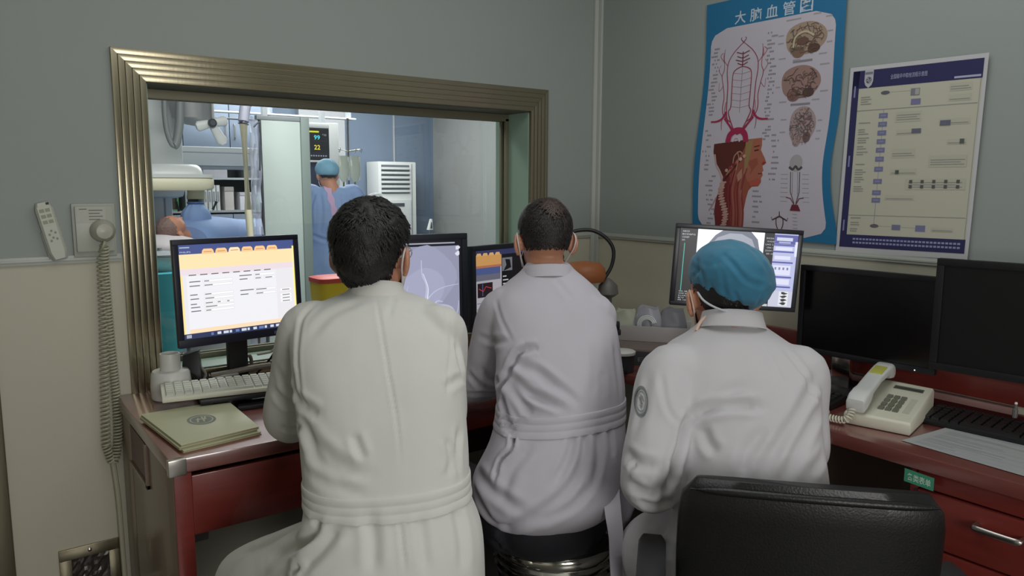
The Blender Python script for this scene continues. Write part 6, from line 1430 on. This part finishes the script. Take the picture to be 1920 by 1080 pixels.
# --- third man: blue cap, right, in the office chair
y3 = math.radians(48); x_, f_ = hz(y3)
rows3 = [(590, 1325, 1420, 1.835, .055, 2.0), (606, 1312, 1432, 1.825, .068, 2.0), (628, 1288, 1462, 1.81, .090, 2.2), (655, 1252, 1498, 1.80, .106, 2.3), (690, 1238, 1520, 1.785, .118, 2.4), (740, 1240, 1528, 1.76, .126, 2.4), (800, 1262, 1532, 1.73, .130, 2.4),
         (860, 1266, 1542, 1.70, .130, 2.3), (930, 1268, 1548, 1.675, .130, 2.3), (1000, 1262, 1552, 1.66, .14, 2.3), (1070, 1262, 1550, 1.66, .15, 2.3), (1120, 1290, 1530, 1.67, .13, 2.3)]
Hc3 = P(1353, 552, 1.87); H3 = head_matrix(Hc3, math.radians(32), math.radians(10), math.radians(-4), 1.0)
nk3 = [Hc3+Vector((0, 0, -.03)), P(1362, 575, 1.85), P(1368, 604, 1.83), P(1375, 650, 1.80)]
el3L = P(1224, 905, 1.66)
arms3 = [(P(1256, 704, 1.775), el3L, el3L+Vector((.19, .16, .045)), Vector((.8, .55, .1)), up, Vector((.5, -.6, 0)), .6), (P(1500, 700, 1.775), P(1508, 850, 1.74), Vector((-.70, -1.45, .805)), Vector((.7, .5, -.05)), up, Vector((-.5, .6, 0)), .5)]
cr3 = [([(1296, 780), (1284, 800), (1276, 840), (1264, 880), (1262, 920)], .009, .014), ([(1292, 782), (1330, 766), (1380, 760), (1432, 762)], .011, .011), ([(1318, 800), (1328, 830), (1345, 850)], .011, .007), ([(1530, 700), (1508, 760), (1470, 820), (1430, 880)], .013, .009), ([(1538, 760), (1500, 830), (1470, 900)], .012, .009), ([(1400, 720), (1360, 740), (1310, 780)], .014, .006),
       ([(1468, 650), (1500, 690), (1528, 740), (1540, 760)], .008, .004), ([(1425, 640), (1452, 680), (1470, 730)], .006, .0025), ([(1172, 850), (1200, 868), (1235, 870)], .011, .008), ([(1176, 905), (1220, 925), (1250, 900)], .010, .008), ([(1195, 940), (1230, 950), (1262, 935)], .010, .010), ([(1238, 940), (1256, 905), (1268, 870)], .008, .009), ([(1240, 700), (1250, 760), (1276, 800)], .007, .003),
       ([(1190, 870), (1178, 880)], .008, .006), ([(1390, 900), (1400, 850), (1440, 800)], .012, .006), ([(1545, 850), (1520, 890)], .010, .006), ([(1215, 690), (1205, 760), (1188, 820)], .012, .003), ([(1205, 1000), (1230, 1040), (1240, 1075)], .012, .008), ([(1250, 985), (1232, 1005), (1210, 1000)], .010, .007)]
hip3 = P(1405, 1060, 1.70); hip3.z = .575
coat3 = coat_mat('coat_neutral_white', (200, 197, 200))
p3, b3, c3_, raw3 = person((hip3.x, hip3.y, 0), 'man in a blue bouffant cap and white coat, seated at right', rows3, y3, H3, nk3, arms3, coat3, cr3, hip3, math.radians(46), dict(knee_z=.53, spread=.17, thigh=.40, knees=(P(1238, 1040, 1.96), None)), thighs=[([P(1320, 1060, 1.70), P(1256, 1045, 1.79), P(1234, 1034, 1.94)], [.13, .112, .10]), ([P(1234, 1034, 1.94), P(1228, 1100, 1.90), P(1222, 1165, 1.86)], [.095, .095, .10]), ([P(1480, 1060, 1.72), P(1500, 1030, 1.88), P(1500, 1000, 2.02)], [.12, .11, .09])], seed=3, sleeves={0: (.074, .078, .070, .048), 1: (.066, .058, .054, .046)})
hair(H3, p3, hairm, nape=-.72, seed=12, th=.003, tufts=500, crown=(0, -.5, .8), tuft_len=.012, wob=.002)
eyes(H3, p3); face_mask(H3, p3, mat('mask_peach_strap', (222, 196, 178), .6))
collar(P(1372, 618, 1.815), 0, .070, .064, y3, .32, .040, p3, coat3, flare=.010)
MB().tube(catmull([P(1304, 622, 1.80), P(1318, 598, 1.80), P(1345, 586, 1.795), P(1372, 584, 1.79)], 6), .004, 8).build('mask_ribbon', mat('ribbon_peach', (214, 186, 168), .6), p3, smooth=True)
# bouffant cap: gathered dome sagging to the back right
capm = mat('cap_blue', (52, 120, 150), .8, var=.05, vscale=30, bump=.15, bscale=500, sheen=.2)
KC = Matrix.Translation(P(1371, 518, 1.852)) @ cam.matrix_world.to_3x3().to_4x4() @ Matrix.Rotation(math.radians(-24), 4, 'Z')
mb = MB(); R = []; nv, nu = 40, 96
for i in range(1, nv):
    t_ = math.pi*i/nv; row = []
    for j in range(nu):
        u = 2*math.pi*j/nu; d = Vector((math.sin(t_)*math.cos(u), math.cos(t_), math.sin(t_)*math.sin(u)))
        h = 1+.035*noise.noise(d*2.2+Vector((3, 1, 0)))+.018*noise.noise(d*5)
        edge = max(0, -d.y-.45); h += .030*edge*math.sin(13*u)
        row.append(KC @ Vector((d.x*.103*h, d.y*.086*h, d.z*.118*h)))
    R.append(row)
mb.rings(R)
me = fast_mesh(mb, .004, 3, .5)
ccap = [([(1358, 478), (1372, 492), (1388, 512), (1405, 528), (1440, 538)], .006, .004), ([(1362, 474), (1350, 486), (1340, 500)], .006, .003), ([(1330, 535), (1345, 556), (1368, 572)], .007, .003), ([(1300, 500), (1316, 515), (1320, 540)], .007, .003), ([(1448, 540), (1430, 552), (1420, 575)], .006, .004), ([(1400, 460), (1425, 485), (1442, 510)], .008, .002), ([(1375, 545), (1385, 565), (1390, 580)], .005, .003), ([(1298, 520), (1310, 505), (1306, 480)], .006, .003), ([(1352, 505), (1356, 530), (1362, 556)], .006, .002)]
crease_px(me, ccap, cloth_noise(.0022, 26, 4, (1, 1, 1)))
cp = put(me, 'bouffant_cap', capm, p3); cp['label'] = 'blue gathered bouffant cap'
hem = [P(1308, 548, 1.80), P(1318, 562, 1.785), P(1334, 573, 1.775), P(1356, 582, 1.765), P(1384, 588, 1.765)]
MB().tube(catmull(hem, 6), .0026, 8).build('cap_hem', mat('cap_hem_pale', (196, 200, 204), .7), p3, smooth=True)
# round grey emblem on his left sleeve
tree = BVHTree.FromPolygons([Vector(q) for q in arrays(raw3)[0]], [tuple(p.vertices) for p in raw3.polygons])
def on_coat(px, py, h):
    o, n_, i, d_ = tree.ray_cast(CAM, (P(px, py, 1)-CAM).normalized())
    return None if o is None else o+n_*(.0022+h)
mb = MB(); em = mat('emblem_grey', (120, 126, 128), .7)
def emb_ring(r0, r1, n=30):
    vs_ = []; fs = []
    for k in range(n):
        u = 2*math.pi*k/n; pr = [on_coat(1203+13*r*math.cos(u), 753+29*r*math.sin(u), 0) for r in (r0, r1)]
        vs_.append(pr)
    for k in range(n):
        a, b = vs_[k], vs_[(k+1) % n]
        if all(a) and all(b) and max((a[1]-b[1]).length, (a[0]-a[1]).length) < .03: mb.add([a[0], a[1], b[1], b[0]], [(0, 1, 2, 3)])
emb_ring(.82, 1.0); emb_ring(.62, .68)
for (u0, v0, u1, v1) in ((-.35, -.3, .3, .2), (-.1, -.45, .1, .45), (-.4, .25, .4, .35), (.1, -.35, .4, 0)):
    q = [on_coat(1203+13*a, 753+29*b, 0) for a, b in ((u0, v0), (u0+.14, v0), (u1, v1), (u1-.14, v1))]
    if all(q): mb.add(q, [(0, 1, 2, 3)])
if mb.v: mb.build('sleeve_emblem', em, p3)
# --- patient lying under a blue drape, head to the left
hcz = hc.z-.01
Hp = Matrix.Translation((hc.x, 3.2, hcz)) @ Matrix.Rotation(math.radians(-90), 4, 'Z') @ Matrix.Rotation(math.radians(72), 4, 'X') @ Matrix.Rotation(math.radians(-30), 4, 'Z')
t = thing('person', (hc.x+.7, 3.2, zt), 'patient lying on the examination table under a blue drape', 'person')
mb = MB(); head_parts(mb, Hp)
bz = zt+.12
limb(mb, [Vector((hc.x, 3.2, hcz)), Vector((hc.x+.14, 3.2, bz)), Vector((hc.x+.26, 3.2, bz))], [.055, .058, .09])
def lie(rows): return [sup(Vector((hc.x+x_, 3.2, zt+.01+h_)), Vector((0, 1, 0)), Vector((0, 0, 1)), w_, h_, 2.4, 32) for x_, w_, h_ in rows]
mb.rings(lie(((.20, .10, .07), (.28, .17, .09), (.45, .18, .11), (.70, .16, .10), (.90, .17, .10), (1.0, .12, .08))))
for sy in (-1, 1):
    limb(mb, [Vector((hc.x+.30, 3.2+sy*.15, bz-.01)), Vector((hc.x+.55, 3.2+sy*.175, bz-.02)), Vector((hc.x+.80, 3.2+sy*.14, bz+.0))], [.048, .040, .026])
    finger_set(mb, Vector((hc.x+.81, 3.2+sy*.14, bz+.0)), Vector((1, 0, 0)), up, Vector((0, -sy, 0)), .3)
    limb(mb, [Vector((hc.x+.95, 3.2+sy*.09, zt+.10)), Vector((hc.x+1.35, 3.2+sy*.10, zt+.08)), Vector((hc.x+1.72, 3.2+sy*.10, zt+.06)), Vector((hc.x+1.75, 3.2+sy*.11, zt+.16))], [.082, .058, .038, .03])
put(fast_mesh(mb, .008, 3), 'body', skin, t)
mb = MB(); z1 = PY(400, 404, 3.2).z-zt
R = []
for x_, w_, h_ in ((.155, .20, .18), (.20, .235, .215), (.35, .245, .235), (.55, .25, .24), (.75, .25, .22), (.95, .25, .20), (1.3, .23, .18), (1.7, .21, .175), (1.85, .19, .15)):
    R.append([Vector((hc.x+x_, 3.2+w_*math.copysign(abs(math.cos(u))**.75, math.cos(u)), zt+.008+((h_*math.sin(u)**.8) if math.sin(u) > 0 else -.30*abs(math.sin(u))**.4)+.006*noise.noise(Vector((x_*9, u*3, 0))))) for u in [2*math.pi*j/40 for j in range(40)]])
mb.rings(R); mb.build('sterile_drape', blued, t, smooth=True)
hair(Hp, t, mat('greying_brown_hair', (128, 104, 98), .7, var=.3, vscale=80), nape=-.5, seed=31, th=.008, tufts=200, crown=(0, -.5, .8), tuft_len=.012, wob=.003); swing(t)

# --- nurse standing with her back to the window
yn = math.radians(20)
Yn = 3.5
def DN(px, py): q = PY(px, py, Yn); return (q-CAM).dot(FW)
top = PY(612, 302, Yn); hN = Vector((top.x, Yn, top.z-.115)); Hn = head_matrix(hN, math.radians(5), math.radians(14), 0, 1.0)
fx = Vector((math.cos(yn), -math.sin(yn), 0))
t = thing('person', (hN.x, Yn, 0), 'nurse in blue gown and cap standing in the laboratory', 'person')
cxN = hN.x+.04
def nurse_rows(s): return [(1.40, .07, .065), (1.385, .115, .085), (1.33, .19, .105), (1.22, .215, .12), (1.05, .205, .12), (.90, .205, .125), (.75, .24, .15), (.5, .26, .17), (.30, .27, .18)]
mb = MB(); head_parts(mb, Hn); limb(mb, [hN+Vector((0, 0, -.03)), Vector((hN.x+.01, Yn-.02, 1.44)), Vector((cxN, Yn-.02, 1.34))], [.055, .054, .08])
xN, fN = hz(yn)
mb.rings([sup(Vector((cxN, Yn, z_)), xN, fN, w_*.8, b_*.8, 2.4, 32) for z_, w_, b_ in nurse_rows(1)[1:7]])
armsN = []
for sd in (-1, 1):
    sh = Vector((cxN, Yn, 1.33))+xN*sd*.185; el = sh+xN*sd*.09+fN*.06+Vector((0, 0, -.27)); wr = el+fN*.22-xN*sd*.07+Vector((0, 0, .02)); armsN.append((sh, el, wr))
    limb(mb, [sh, el, wr], [.048, .038, .026]); finger_set(mb, wr, fN-xN*sd*.2, up, -xN*sd, .5)
    h_ = Vector((cxN, Yn, .84))+xN*sd*.09; an = Vector((cxN, Yn, .10))+xN*sd*.09; limb(mb, [h_, (h_+an)/2, an], [.085, .055, .038])
    mb.rings([sup(Vector((an.x, an.y, .035))+fN*q, xN, up, w_, .025, 2.3, 14) for q, w_ in ((-.05, .025), (0, .032), (.08, .036), (.13, .03))])
put(fast_mesh(mb, .008, 3), 'body', skin, t)
for sd in (-1, 1): shoe(Vector((cxN, Yn, .1))+xN*sd*.09, yn, t, mat('nurse_shoe', (190, 190, 190), .5))
mb = MB(); mb.rings([sup(Vector((cxN, Yn, z_)), xN, fN, w_, b_, 2.4, 40) for z_, w_, b_ in nurse_rows(1)])
for sh, el, wr in armsN: limb(mb, [sh-(sh-Vector((cxN, Yn, 1.33)))*.3, sh, (sh+el)/2, el, wr-fN*.01], [.075, .082, .075, .068, .045], 8)
me = fast_mesh(mb, .009, 6); crease_px(me, [([(590, 352), (582, 390), (584, 430)], .018, .012), ([(600, 360), (604, 400), (600, 440)], .015, .008), ([(640, 360), (648, 400)], .015, .008), ([(584, 440), (610, 450), (630, 445)], .015, .008)], cloth_noise(.010, 8, 9))
rawn = me.copy(); gw = put(me, 'surgical_gown', mat('gown_blue', (136, 162, 204), .75, var=.05, vscale=10), t); gw['label'] = 'light blue surgical gown'
tree = BVHTree.FromPolygons([Vector(q) for q in arrays(rawn)[0]], [tuple(p.vertices) for p in rawn.polygons])
pts = []
for q in catmull([(611, 345, 0), (617, 360, 0), (622, 378, 0), (628, 400, 0), (632, 440, 0)], 6):
    o, n_, i, d_ = tree.ray_cast(CAM, (P(q.x, q.y, 1)-CAM).normalized())
    if o is not None: pts.append((o, n_))
mb = MB()
if len(pts) > 3:
    R = []
    for k, (o, n_) in enumerate(pts):
        wd = .024+.006*math.sin(k*.9); R.append([o-RT*wd+n_*.002, o+RT*wd+n_*.002, o+RT*wd+n_*.007, o-RT*wd+n_*.008])
    mb.rings(R); mb.build('back_tie', mat('tie_pink', (206, 172, 206), .7), t, smooth=True, angle=50)
hair(Hn, t, hairm, nape=-.70, seed=41, th=.006, tufts=150, crown=(0, -.5, .8), tuft_len=.012, wob=.002)
mb = MB(); R = []
CN = Hn @ Matrix.Translation((0, -.022, .040)) @ Matrix.Rotation(math.radians(18), 4, 'X')
for i in range(1, 20):
    t_ = math.pi*i/20; row = []
    for j in range(40):
        u = 2*math.pi*j/40; d = Vector((math.sin(t_)*math.cos(u), math.sin(t_)*math.sin(u), math.cos(t_))); h_ = 1+.05*noise.noise(d*3+Vector((8, 0, 0)))
        row.append(CN @ Vector((d.x*.098*h_, d.y*.112*h_, max(d.z, -.45)*.092*h_)))
    R.append(row)
mb.rings(R); mb.build('surgical_cap', mat('cap_teal', (122, 172, 196), .75), t, smooth=True, angle=80)
eyes(Hn, t); face_mask(Hn, t, maskw)
